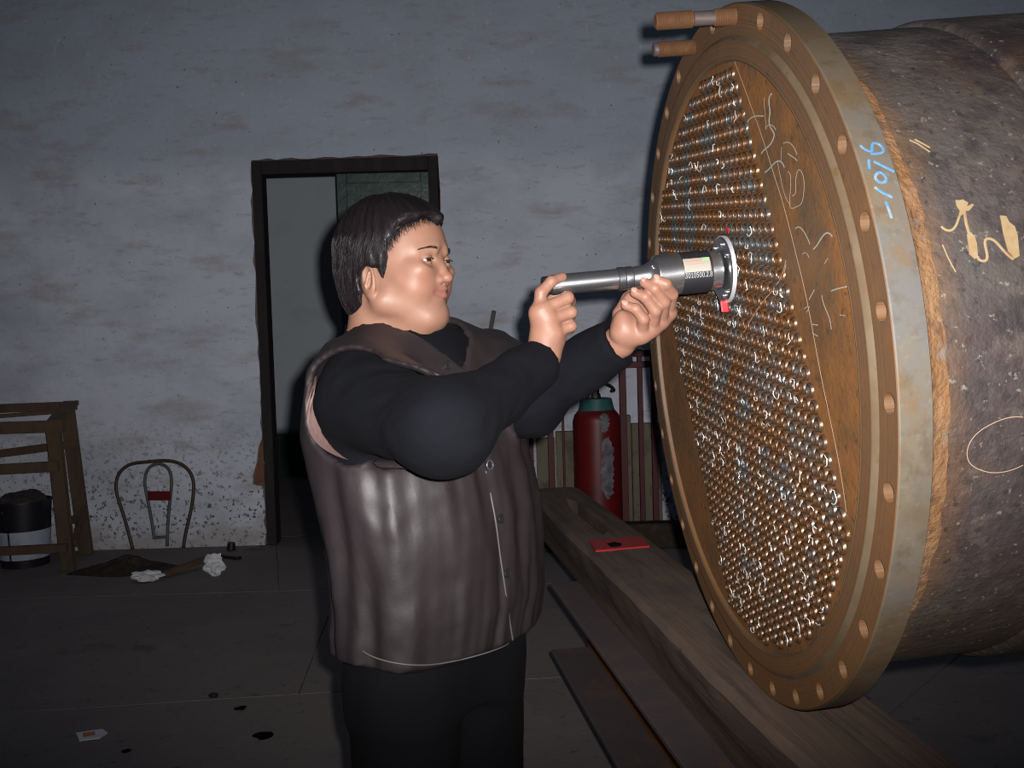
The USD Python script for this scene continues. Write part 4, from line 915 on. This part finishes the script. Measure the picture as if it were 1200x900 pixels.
def folds(P):
    o_ = .020 * (meshkit.fbm(P * [9, 9, 13], 3, 21) - .5)
    for pp, qq, c0, amp in ((SR, ER, .6, .0085), (ER, WR, .35, .0085), (SL, EL, .6, .007), (EL, WL, .4, .008)):
        d = qq - pp; Lg = np.linalg.norm(d); t = ((P - pp) @ d) / Lg ** 2; r_ = np.linalg.norm(P - pp - np.clip(t, 0, 1)[:, None] * d, axis=1)
        w_ = np.exp(-((t - c0) / .42) ** 2) * (r_ < .12) * np.clip((t + .1) / .2, 0, 1) * np.clip((1.05 - t) / .2, 0, 1)
        ex, ey, _ = frame(d); Rr = P - pp; ph = np.arctan2(Rr @ ey, Rr @ ex); tw = t * Lg * 15 + .9 * ph
        rdg = 1 - np.abs(2 * meshkit.noise(np.stack([np.cos(ph) * 1.3 + tw * .35, np.sin(ph) * 1.3 - tw * .35, tw * 1.1 + c0 * 31], -1)) - 1)
        o_ = o_ + amp * w_ * (1.1 * np.clip(1 - rdg, 0, 1) - .9 * np.clip(rdg - .78, 0, 1) * -2.2 - .35)
    return o_
pl.wrinkle(folds)
# open cuffs: the sleeve ends square, hollow inside
for W_, E2, r_ in ((WR, ER, .0285), (WL, EL, .0290)):
    ax = (W_ - E2) / np.linalg.norm(W_ - E2); pl.fn(lambda P, W_=W_, ax=ax: np.where(np.linalg.norm(P - W_, axis=-1) < .062, -((P - W_) @ ax + .004), 1.0), .0, 'sub', W_ - .07, W_ + .07)
    pl.capsule(W_ - ax * .05, W_ + ax * .05, r_, None, .003, 'sub')
nax = (nt - nb) / np.linalg.norm(nt - nb)
pl.capsule(H(-.026, .002, -.10), H(-.022, .002, -.02), .0675, .070, .004, 'sub')
pl.capsule(H(.018, 0, -.110), H(.026, 0, -.07), .051, .055, .004, 'sub')
pl.fn(lambda P: (lambda Q: np.where((np.abs(Q[..., 0]) < .14) & (np.abs(Q[..., 1]) < .14), -(Q[..., 2] + .079 + .30 * Q[..., 0] * (Q[..., 0] < .03) + .009 * (Q[..., 0] >= .03)), 1.0))((P - HO) @ HR), .003, 'sub', HO - .2, HO + .2)
obj('pullover', taubin(pl.mesh(), 4), 'pullover_knit', man, smooth=True)

# -- vest: a skin over the pullover, hollow, with neck opening, arm holes and a curved hem
zh = lambda P: at(505, 762, TY)[2] + .030 * (np.abs((P[..., 0] - hipc[0]) * bl[0] + (P[..., 1] - TY) * bl[1]) / .2) ** 2 + .035 * np.clip(((P[..., 0] - hipc[0]) * bf[0] + (P[..., 1] - TY) * bf[1] - .09) / .06, 0, 1)
def drape(P):
    z = P[..., 2]; dx, dy = P[..., 0] - np.interp(z, rows[:, 0], rows[:, 1]), P[..., 1] - TY; th = np.arctan2(dx * bl[0] + dy * bl[1], dx * bf[0] + dy * bf[1]); lw = np.clip((1.36 - z) / .25, 0, 1)
    f_ = meshkit.noise(np.stack([th * 4.2 + z * 1.8, z * 1.6, z * 0 + 4], -1)) - .5; g_ = meshkit.noise(np.stack([th * 9 - z * 3.0, z * 3.2, z * 0 + 8], -1)) - .5
    return (.024 * f_ + .011 * g_) * lw + .006 * (meshkit.fbm(P * 20, 2, 33) - .5)
vf = pullover_shape(Field(V(-.52, 1.40, .78), V(.20, 2.12, 1.56), .0052), .012)
vf.fn(lambda P: np.maximum(np.maximum(loft(P, .010), P[..., 2] - 1.45), .78 - P[..., 2]), .02)
vf.wrinkle(drape, .05)
vf.fn(lambda P: P[..., 2] - zh(P), 0, 'sub')
shell_ = vf.D.copy(); vf.D = np.maximum(vf.D, -(shell_ + .0125))
vf.fn(lambda P: P[..., 2] - zh(P), 0, 'sub')
# neck: round the collar, open in a V to the first button
vf.capsule(H(-.050, .003, -.15), H(-.010, .003, -.02), .0860, .088, .004, 'sub')
zV = at(519, 434, 1.6)[2]
def vneck(P):
    cx_ = np.interp(P[..., 2], rows[:, 0], rows[:, 1]); u_ = (P[..., 0] - cx_) * bl[0] + (P[..., 1] - TY) * bl[1]; w_ = (P[..., 0] - cx_) * bf[0] + (P[..., 1] - TY) * bf[1]; z = P[..., 2]
    return np.maximum(np.maximum(np.abs(u_ + .004) - .082 * np.clip((z - zV) / .075, 0, 1.25), zV - z), .02 - w_)
vf.fn(vneck, .003, 'sub')
for S_, E2, sg in ((SR, ER, -1), (SL, EL, 1)):
    R_ = np.stack([bl, bf, V(0, 0, 1)], 1); ax = (E2 - S_) / np.linalg.norm(E2 - S_)
    vf.ell(S_ + bl * sg * .070 + bf * .020 + V(0, 0, -.006), (.088, .108, .100), R_, .004, 'sub')
    vf.capsule(S_ + bl * sg * .075 + ax * .05, S_ + ax * .30 + bl * sg * .03, .088, .105, .004, 'sub')
vest = obj('vest', taubin(vf.mesh(), 3), 'vest_cloth', man, smooth=True)
def hit(px, py, fld, y0=1.3, y1=2.1):
    d = ray(px, py); t = np.linspace(y0, y1, 1600) / d[1]; P = EYE + d * t[:, None]; i = np.round((P - fld.lo) / fld.h).astype(int); ok = ((i >= 0) & (i < fld.n)).all(1); i = np.clip(i, 0, fld.n - 1)
    s_ = ok & (fld.D[i[:, 0], i[:, 1], i[:, 2]] < .001); return P[np.argmax(s_)] if s_.any() else None
def seam(pts, name, r, mat, n=40):
    q_ = [hit(x, y, vf) for x, y in pts]; q_ = [x for x in q_ if x is not None]
    if len(q_) > 2: obj(name, tube(smooth_curve(q_, n), r, 6), mat, vest, smooth=True)
seam([(569, 552), (575, 580), (581, 612), (586, 650), (592, 690), (597, 725), (601, 750)], 'front_seam', .0016, 'vest_thread')
seam([(425, 763), (450, 774), (480, 779), (520, 777), (560, 768), (596, 754)], 'hem_seam', .0014, 'vest_thread')
for px, py, mt in ((523, 428, 'button_dark'), (571, 545, 'button_steel'), (586, 608, 'button_dark'), (593, 672, 'button_dark')):
    p = hit(px, py, vf)
    if p is not None:
        nrm = (bf * .9 + V(0, 0, .1)); nrm /= np.linalg.norm(nrm)
        b_ = obj('button', lathe([(-.002, E_), (-.002, .0075), (.0025, .0080), (.0040, .0070), (.0030, .0050), (.0030, E_)], p + nrm * .002, nrm, 20), 'button_dark', vest, smooth=40, label='steel-rimmed dark button' if mt == 'button_steel' else None)
        if mt == 'button_steel': obj('rim', tube([p + nrm * .0065 + .0078 * (math.cos(t) * bl + math.sin(t) * np.cross(nrm, bl)) for t in np.linspace(0, 2 * PI, 25)], .0014, 6), 'button_steel', b_, smooth=True, label='steel rim')
# pale facing that shows along the back of the near arm hole
of, inn = [(364, 448), (361, 462), (360, 478), (361, 494), (366, 510), (376, 522), (390, 529)], [(372, 440), (370, 456), (371, 474), (374, 490), (379, 505), (386, 516), (394, 524)]
qa, qb = [hit(x + 3, y, vf) for x, y in of], [hit(x, y, vf) for x, y in inn]
qa, qb = [x for x in qa if x is not None], [x for x in qb if x is not None]
if len(qa) > 3 and len(qb) > 3:
    A_, B_ = smooth_curve(qa, 24), smooth_curve(qb, 24); od = V(-.45, -.85, 0) * .0060; print('facing', len(qa), len(qb)); vs = np.vstack([np.stack([A_ + od * .3, A_ + od * 1.6, B_ + od * 1.6, B_ + od * .3], 1).reshape(-1, 3)]); f_ = []
    for i in range(23):
        for j in range(4): a_, b_, c_, d_ = 4 * i + j, 4 * i + (j + 1) % 4, 4 * i + 4 + (j + 1) % 4, 4 * i + 4 + j; f_ += [(a_, b_, c_), (a_, c_, d_)]
    mm = trimesh.Trimesh(vs, np.array(f_), process=False); obj('armhole_facing', mm, 'vest_lining', vest, smooth=40, label='pinkish brown facing at the arm hole')
# -- trousers and shoes
tr = Field(V(-.42, 1.45, .02), V(.16, 2.15, 1.0), .0085)
tr.fn(lambda P: np.maximum(np.maximum(loft(P, -.014), P[..., 2] - .97), .80 - P[..., 2]))
tr.capsule(hipc - .088 * bl + V(0, 0, -.02), KR, .100, .080, .035).capsule(KR, AR + V(0, 0, .01), .080, .066, .03)
tr.capsule(hipc + .088 * bl + V(0, 0, -.02), KL, .100, .080, .035).capsule(KL, AL + V(0, 0, .01), .080, .066, .03)
tr.wrinkle(lambda P: .012 * (meshkit.fbm(P * [12, 12, 6], 3, 44) - .5))
obj('trousers', taubin(tr.mesh(), 4), 'trouser_cloth', man, smooth=True)
for A_ in (AR, AL):
    sf = Field(A_ + V(-.2, -.3, -.10), A_ + V(.3, .2, .06), .006)
    sf.chain([A_ + V(0, 0, -.02) - bf * .04, A_ + V(0, 0, -.035) + bf * .07, A_ + V(0, 0, -.046) + bf * .18], (.048, .046, .040), .02); sf.fn(lambda P: P[..., 2] - .0 - .006, 0, 'sub') if False else None
    sf.fn(lambda P: -P[..., 2] * -1 * -1 + .004 if False else (-(P[..., 2] - .004)) * -1, 0, 'sub') if False else None
    sf.D = np.maximum(sf.D, (.003 - sf.pts((slice(None),) * 3)[..., 2]))
    obj('shoe', taubin(sf.mesh(), 2), 'shoe_leather', man, smooth=True)
# nails on the left hand's fingertips
for ch in (LI, LMf, LRf, LLf):
    t_, p_ = ch[3], ch[2]; d = (t_ - p_) / np.linalg.norm(t_ - p_); up_ = V(0, -.75, .65); up_ = up_ - d * (up_ @ d); up_ /= np.linalg.norm(up_); sd = np.cross(d, up_)
    ic = trimesh.creation.icosphere(2); obj('fingernail', (t_ + d * .0015 + up_ * .0062 + (ic.vertices * [.0062, .0052, .0024]) @ np.stack([d, sd, up_]), ic.faces), 'nail', B, smooth=True)
# ---------------------------------------------------------------- things along the back wall
layered('bench_wood', (.17, .105, .062), [('noise', 10, .45, .7, (.11, .07, .045), (1, 1, .3)), ('noise', 40, .6, .72, (.05, .035, .03), (1, 1, .3), .7)], rough=.85, bump=(60, .3, .004))
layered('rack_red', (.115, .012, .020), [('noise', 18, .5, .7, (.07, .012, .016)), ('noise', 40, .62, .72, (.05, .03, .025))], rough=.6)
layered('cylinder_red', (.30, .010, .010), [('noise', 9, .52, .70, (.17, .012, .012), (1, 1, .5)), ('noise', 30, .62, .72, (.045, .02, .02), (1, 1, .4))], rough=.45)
layered('mottled_grey', (.17, .17, .19), [('noise', 14, .45, .6, (.10, .085, .09)), ('noise', 40, .55, .66, (.25, .25, .28))], rough=.7)
layered('teal_paint', (.030, .13, .125), [('noise', 20, .5, .7, (.02, .07, .07))], rough=.5)
layered('black_iron', (.016, .014, .015), rough=.5)
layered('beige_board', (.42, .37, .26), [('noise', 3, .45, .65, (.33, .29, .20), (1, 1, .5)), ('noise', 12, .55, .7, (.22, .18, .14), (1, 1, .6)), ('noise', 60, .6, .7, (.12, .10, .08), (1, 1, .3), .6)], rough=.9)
layered('green_tube', (.085, .13, .115), [('noise', 20, .5, .7, (.10, .06, .04))], rough=.5)
layered('brown_tube', (.075, .045, .036), [('noise', 16, .5, .7, (.05, .03, .028))], rough=.5)
layered('paper_white', (.78, .78, .80), [('noise', 30, .55, .7, (.6, .6, .64))], rough=.9)
layered('pail_white', (.50, .55, .66), [('noise', 10, .5, .7, (.38, .42, .5))], rough=.5)
layered('pail_black', (.015, .013, .020), rough=.45)
layered('rag_dark', (.045, .036, .032), [('noise', 20, .45, .65, (.085, .07, .062))], rough=1, bump=(60, .8, .01))
layered('packet_orange', (.55, .20, .05), rough=.6)

def abox(name, px0, px1, y0, y1, d0, d1, mat, T, z=None, bev=.004):
    """upright box whose front face spans pixel columns px0..px1 at depth d0"""
    ym = (y0 + y1) / 2; a_, b_ = at(px0, ym, d0)[0], at(px1, ym, d0)[0]; zt, zb = (at((px0 + px1) / 2, y0, d0)[2], at((px0 + px1) / 2, y1, d0)[2]) if z is None else z
    return obj(name, box([a_, d0, zb], [b_, d1, zt], bev), mat, T)

# red steel rack with vertical bars
RD = 6.72
rk = thing('steel_rack', 'dark red steel rack of upright bars behind the gas cylinder', 'rack', tuple(at(700, 500, RD)[0:2]) + (0,))
X = lambda px, d=RD: at(px, 500, d)[0]
for px, w_, d_ in ((622, .030, RD), (645, .040, RD), (660, .016, RD + .1), (731, .046, RD), (751.5, .034, RD), (767, .040, RD)):
    ztop = at(px, 409 if px > 740 else 414, d_)[2] if px > 730 else 1.24
    obj('upright_bar', box([X(px, d_) - w_ / 2, d_, 0], [X(px, d_) + w_ / 2, d_ + .03, ztop], .003), 'rack_red', rk)
for y0, y1 in ((410.5, 418), (423.5, 431)):
    obj('rail', box([X(615), RD - .012, at(740, y1, RD)[2]], [X(775), RD - .001, at(740, y0, RD)[2]], .003), 'rack_red', rk)
kb = obj('added_dark_box', box([X(560), RD - .16, 0], [X(830), RD - .02, .17], .012), 'dirt'); props(kb, 'low dark box added to darken the foot of the red rack', 'added_dark_box')  # added dark box standing in for the darkness at the rack foot
bd = thing('board', 'beige weathered boards standing against the wall behind the red rack', 'board', (X(690, 6.95), 6.98, 0))
for k, (pa, pb, yt) in enumerate(((630, 652, 512), (653, 676, 505), (677, 716, 500), (717, 741, 488), (742, 776, 498))):
    abox('plank', pa, pb, yt, 640, 6.97 - .006 * (k % 2), 7.03, 'beige_board', bd, z=(at(690, yt, 6.97)[2], .002))
# gas cylinder
cx, cy, cr = at(700, 520, 6.35)[0], 6.35, .152
gc = thing('gas_cylinder', 'red gas cylinder with teal collar standing in front of the red rack', 'gas cylinder', (cx, cy, 0))
zs = at(700, 480, 6.35)[2]
obj('body', lathe([(.0, E_), (.0, .135), (.02, cr - .004), (.05, cr), (zs - .07, cr), (zs - .03, cr - .012), (zs, .115), (zs + .008, .09), (zs + .008, E_)], [cx, cy, 0], [0, 0, 1], 40), 'cylinder_red', gc, smooth=35)
zt = at(700, 467, 6.35)[2]
obj('collar', lathe([(zs - .01, E_), (zs - .01, .118), (zs + .01, .112), (zt, .098), (zt + .004, .085), (zt + .004, E_)], [cx, cy, 0], [0, 0, 1], 32), 'teal_paint', gc, smooth=35)
vz = zt + .004
v = obj('valve', lathe([(vz, E_), (vz, .030), (vz + .025, .028), (vz + .03, .020), (vz + .065, .020), (vz + .07, .012), (vz + .075, E_)], [cx, cy, 0], [0, 0, 1], 16), 'black_iron', gc, smooth=35)
obj('guard_ring', tube([V(cx + .115 * math.cos(t), cy + .06 * math.sin(t), vz + .045 + .05 * math.sin(max(0, min(PI, t)))) for t in np.linspace(-.6, PI + .6, 26)], .010, 8), 'black_iron', gc, smooth=True)
for k, x in enumerate((-.06, -.01)): obj('gauge_stub', lathe([(0, E_), (0, .016), (.05, .014), (.06, E_)], [cx + x, cy - .03, vz + .01], [0, -.3, 1], 12), 'mottled_grey', gc, smooth=35)
def ragged_patch(t0, t1, z0, z1, seed, n=22):            # a ragged grey patch that follows the cylinder
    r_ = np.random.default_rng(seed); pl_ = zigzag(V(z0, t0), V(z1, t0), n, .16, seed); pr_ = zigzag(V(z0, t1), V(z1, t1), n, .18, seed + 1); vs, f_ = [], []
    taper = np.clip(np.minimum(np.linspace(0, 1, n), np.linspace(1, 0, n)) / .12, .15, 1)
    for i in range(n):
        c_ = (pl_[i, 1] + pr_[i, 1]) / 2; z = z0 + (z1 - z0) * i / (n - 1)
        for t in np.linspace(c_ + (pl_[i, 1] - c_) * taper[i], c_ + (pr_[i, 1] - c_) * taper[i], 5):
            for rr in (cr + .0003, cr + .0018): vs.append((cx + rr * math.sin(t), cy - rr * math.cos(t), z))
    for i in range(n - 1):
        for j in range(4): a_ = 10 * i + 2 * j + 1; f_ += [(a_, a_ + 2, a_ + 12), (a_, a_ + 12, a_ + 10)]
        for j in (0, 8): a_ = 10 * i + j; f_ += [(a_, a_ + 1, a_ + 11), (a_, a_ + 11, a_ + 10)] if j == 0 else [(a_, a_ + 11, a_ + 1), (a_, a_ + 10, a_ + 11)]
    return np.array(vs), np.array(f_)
zz = lambda y: at(710, y, 6.2)[2]
obj('grey_patch', ragged_patch(.06, .58, zz(585), zz(512), 3), 'mottled_grey', gc, smooth=30, label='grey streak down the cylinder')
obj('grey_patch', ragged_patch(.05, .40, zz(507), zz(484), 9), 'mottled_grey', gc, smooth=30, label='grey spot near the top of the cylinder')
obj('foot_cap', lathe([(.10, cr + .001), (.10, cr + .004), (.0, cr + .004), (.0, cr + .001)], [cx, cy, 0], [0, 0, 1], 32), 'black_iron', gc, smooth=35)
# iron bar leaning on the wall behind the man
p0, p1 = at(579, 364, 6.98), at(530, 640, 6.9); p1[2] = .02
ib = obj('iron_bar', bar(p1, p0, .030, .030, (0, 1, 0)), 'black_iron'); props(ib, 'dark iron bar leaning on the wall, its top showing above the man\'s far shoulder', 'bar')
# wooden frame bench at the left edge
D0, D1 = 6.43, 6.95
bn = thing('wooden_frame', 'tall brown wooden frame bench at the left edge, by the wall', 'bench', tuple(at(40, 560, 6.6)[0:2]) + (0,))
XL = at(-150, 560, D0)[0]
nx0, nx1 = at(60, 580, D0)[0], at(75, 580, D0)[0]; zt = at(66, 494, D0)[2]
fx0, fx1 = at(80, 560, D1)[0], at(95, 560, D1)[0]; ztb = at(85, 472, D1)[2]
obj('post', bar([(nx0 + nx1) / 2 + .035, D0 + .03, 0], [(nx0 + nx1) / 2 - .02, D0 + .03, zt], nx1 - nx0, .06, (0, 1, 0), .004), 'bench_wood', bn)
obj('post', bar([(fx0 + fx1) / 2 + .055, D1, 0], [(fx0 + fx1) / 2 - .03, D1, ztb], fx1 - fx0, .05, (0, 1, 0), .004), 'bench_wood', bn)
obj('post', box([XL, D0, 0], [XL + .08, D0 + .06, zt], .004), 'bench_wood', bn); obj('post', box([XL, D1, 0], [XL + .08, D1 + .05, ztb], .004), 'bench_wood', bn)
obj('top_rail', bar([XL, D0, zt - .03], [nx1 + .02, D0, zt - .03], .05, .075), 'bench_wood', bn)
obj('top_rail', bar([XL, D1, ztb - .03], [fx1 - .01, D1, ztb - .02], .05, .06), 'bench_wood', bn)
obj('top_board', bar([nx1 - .03, D0 - .01, zt - .004], [fx1 - .05, D1 + .02, ztb - .0], .10, .03), 'bench_wood', bn)
obj('top_board', bar([XL, D0 + .16, zt + .0], [nx1 - .05, D0 + .30, zt + .05], .12, .022), 'bench_wood', bn)
z_ = lambda y, d: at(30, y, d)[2]
obj('rail', bar([XL, D1 - .03, z_(540, D1)], [fx1, D1 - .03, z_(521, D1)], .04, .055), 'bench_wood', bn)
obj('rail', bar([XL, D0 - .01, z_(553, D0)], [nx1 - .02, D0 - .01, z_(547, D0)], .04, .065), 'bench_wood', bn)
obj('rail', bar([XL, D0 - .01, z_(648, D0)], [nx1 + .01, D0 - .01, z_(643, D0)], .04, .055), 'bench_wood', bn)
obj('rail', bar([nx1 + .01, D0 + .02, z_(612, D0)], [fx1 + .01, D1, z_(608, D1)], .035, .05), 'bench_wood', bn)
obj('brace', bar([nx1 + .03, D0 + .05, .17], [fx1 + .03, D1 - .03, .34], .035, .05), 'bench_wood', bn)
# paint pail with a rag stuffed in it
bx, by = at(29, 640, 6.68)[0], 6.68
pb = thing('paint_pail', 'black and white paint pail stuffed with a dark rag under the wooden frame', 'bucket', (bx, by, 0))
prof = lambda z0, z1, o_: [(z0, E_), (z0, .150 + .03 * z0 / .42 + o_), (z1, .150 + .03 * z1 / .42 + o_), (z1, .146 + .03 * z1 / .42), (max(z0, .02), .146), (max(z0, .02), E_)]
obj('pail_body', lathe([(.0, E_), (.0, .150), (.43, .182), (.43, .186), (.442, .186), (.442, .178), (.42, .176), (.02, .146), (.02, E_)], [bx, by, 0], [0, 0, 1], 40), 'pail_black', pb, smooth=30)
obj('pail_label', lathe([(.055, .1545), (.055, .1560), (.245, .1700), (.245, .1685)], [bx, by, 0], [0, 0, 1], 40, closed=True), 'pail_white', pb, smooth=30, label='white band round the pail')
obj('pail_stripe', lathe([(0, E_), (0, .006), (.20, .006), (.20, E_)], [bx - .02, by - .1555, .05], [0, -.08, 1], 8), 'pail_black', pb)
rg = trimesh.creation.icosphere(4, 1.0); vv = rg.vertices * [.165, .165, .10]; vv = vv * (1 + .45 * (meshkit.fbm(rg.vertices * 3.2, 3, 5) - .5))[:, None]; vv[:, 2] = np.maximum(vv[:, 2], -.06)
rag = obj('rag', (vv + [bx, by, .40], rg.faces), 'rag_dark', smooth=True); props(rag, 'dark crumpled rag heaped in the paint pail', 'rag')
# bent-tube frame leaning on the wall
HD = 7.0
hp_ = lambda L, d: [at(x, y, d + (y - 540) * -.0006) for x, y in L]
hf_ = thing('tube_frame', 'bent steel tube frame of two nested hoops leaning on the wall', 'frame', tuple(at(183, 640, 6.95)[0:2]) + (0,))
obj('outer_hoop', tube(smooth_curve(hp_([(156, 644), (150, 622), (142, 595), (136, 572), (139, 556), (151, 545), (170, 541.5), (197, 540), (214, 545), (225, 558), (227, 574), (222, 606), (215, 642)], HD), 60), .0125, 8), 'brown_tube', hf_, smooth=True)
obj('inner_hoop', tube(smooth_curve(hp_([(181, 632), (178, 612), (172, 580), (170, 560), (176, 547), (187, 543.5), (197, 549), (201, 562), (200, 580), (197, 612), (196, 640)], HD - .02), 50), .0115, 8), 'green_tube', hf_, smooth=True)
obj('cross_plate', bar(*hp_([(173, 581), (200, 581)], HD - .035), .004, .066), 'cylinder_red', hf_, label='brown red plate across the inner hoop')
obj('cross_bar', tube(hp_([(180, 630), (197, 629)], HD - .02), .011, 8), 'green_tube', hf_, smooth=True)
# litter on the floor
def paper(px, py, w_, h_, seed, label):
    c = on_floor(px, py); g_ = trimesh.creation.icosphere(2, 1.0); n_ = meshkit.fbm(g_.vertices * 2.1 + seed, 3, seed) - .5; vv = g_.vertices * (1 + 1.5 * n_)[:, None] * [w_, w_ * .6, h_]; vv[:, 2] -= vv[:, 2].min() - .001
    o_ = obj('crumpled_paper', (vv + [c[0], c[1], 0], g_.faces), 'paper_white'); props(o_, label, 'paper')
paper(173, 681, .085, .030, 4, 'low torn scrap of white paper on the floor in front of the tube frame')
paper(252, 676, .062, .062, 11, 'upright crumpled white paper on the floor nearest the doorway')
def heap(name, px, py, rx, ry, h, seed, mat, label, cat_):
    c = on_floor(px, py); n = 34; g_ = np.linspace(-1, 1, n); X_, Y_ = np.meshgrid(g_, g_, indexing='ij'); r_ = np.hypot(X_, Y_); th = np.arctan2(Y_, X_)
    z = np.clip(1 - r_ / (.75 + .25 * meshkit.noise(np.stack([np.cos(th) * 2, np.sin(th) * 2, th * 0 + seed], -1))), -.05, 1) * h * (.3 + 1.4 * meshkit.fbm(np.stack([X_ * 4, Y_ * 4, X_ * 0 + seed], -1), 4, seed))
    v_ = np.stack([c[0] + X_ * rx, c[1] + Y_ * ry, z], -1).reshape(-1, 3); f_ = [(i * n + j, (i + 1) * n + j, (i + 1) * n + j + 1, i * n + j + 1) for i in range(n - 1) for j in range(n - 1)]
    f_ = np.array(f_); f_ = np.vstack([f_[:, [0, 1, 2]], f_[:, [0, 2, 3]]]); keep = (v_[f_][:, :, 2].max(1) > .0005); u_, inv_ = np.unique(f_[keep], return_inverse=True)
    o_ = obj(name, (v_[u_], inv_.reshape(-1, 3)), mat, smooth=True, kind='stuff'); props(o_, label, cat_)
heap('dirt_heap', 150, 668, .42, .20, .085, 3, 'dirt', 'low brown heap of sweepings on the floor by the tube frame', 'dirt')
st = obj('wood_stick', bar(on_floor(192, 677) + [0, 0, .02], on_floor(240, 664) + [0, 0, .05], .05, .03), 'bench_wood'); props(st, 'dark brown stick lying beside the low torn paper', 'stick')
st = obj('iron_strip', bar(on_floor(247, 652) + [0, 0, .012], on_floor(281, 656) + [0, 0, .012], .04, .02), 'black_iron'); props(st, 'black iron strip on the floor by the wall, left of the doorway', 'strip')
c = on_floor(271, 645); st = obj('iron_stub', lathe([(0, E_), (0, .03), (.01, .032), (.055, .026), (.06, E_)], [c[0], c[1], .001], [0.05, 0, 1], 12), 'black_iron', smooth=30); props(st, 'small black stub standing on the floor above the iron strip', 'scrap')
c = on_floor(250, 817); g_ = trimesh.creation.icosphere(2, 1.0); st = obj('metal_scrap', (g_.vertices * (1 + .4 * (meshkit.noise(g_.vertices * 2 + 3) - .5))[:, None] * [.020, .016, .010] + [c[0], c[1], .009], g_.faces), 'black_iron'); props(st, 'small black scrap lying on the rusty floor joint', 'scrap')
# flattened packet
pc = [on_floor(x, y) for x, y in ((89, 860), (120, 855.5), (126, 860), (117, 866), (93, 869))]
pk = thing('flat_packet', 'flattened white and orange packet on the floor, lower left', 'litter', tuple(np.mean(pc, axis=0)))
s = extr(Polygon([(p[0], p[1]) for p in pc]), .004); s.apply_translation([0, 0, .001]); obj('packet', s, 'paper_white', pk)
pc2 = [on_floor(x, y) for x, y in ((97, 861), (111, 858.5), (112, 863), (98, 865.5))]; s = extr(Polygon([(p[0], p[1]) for p in pc2]), .001); s.apply_translation([0, 0, .005]); obj('print', s, 'packet_orange', pk, label='orange print')
# red plate on the timber
rp = [on_floor(x, y, ZT) for x, y in ((690, 634.5), (752, 630), (761, 641), (698, 646.5))]
s = extr(Polygon([(p[0], p[1]) for p in rp]), .006); s.apply_translation([0, 0, ZT - .002]); s = obj('red_plate', s, 'red_paint'); props(s, 'thin red plate lying across the timber', 'plate')
rs = [on_floor(x, y, ZT + .0045) for x, y in ((711, 637), (720, 635), (729, 637), (727, 640), (716, 641))]
sm = extr(Polygon([(p[0], p[1]) for p in rs]), .0008); sm.apply_translation([0, 0, ZT + .0041]); sm = obj('oil_smudge', sm, 'oil'); props(sm, 'small black smudge on the thin red plate', 'stain')
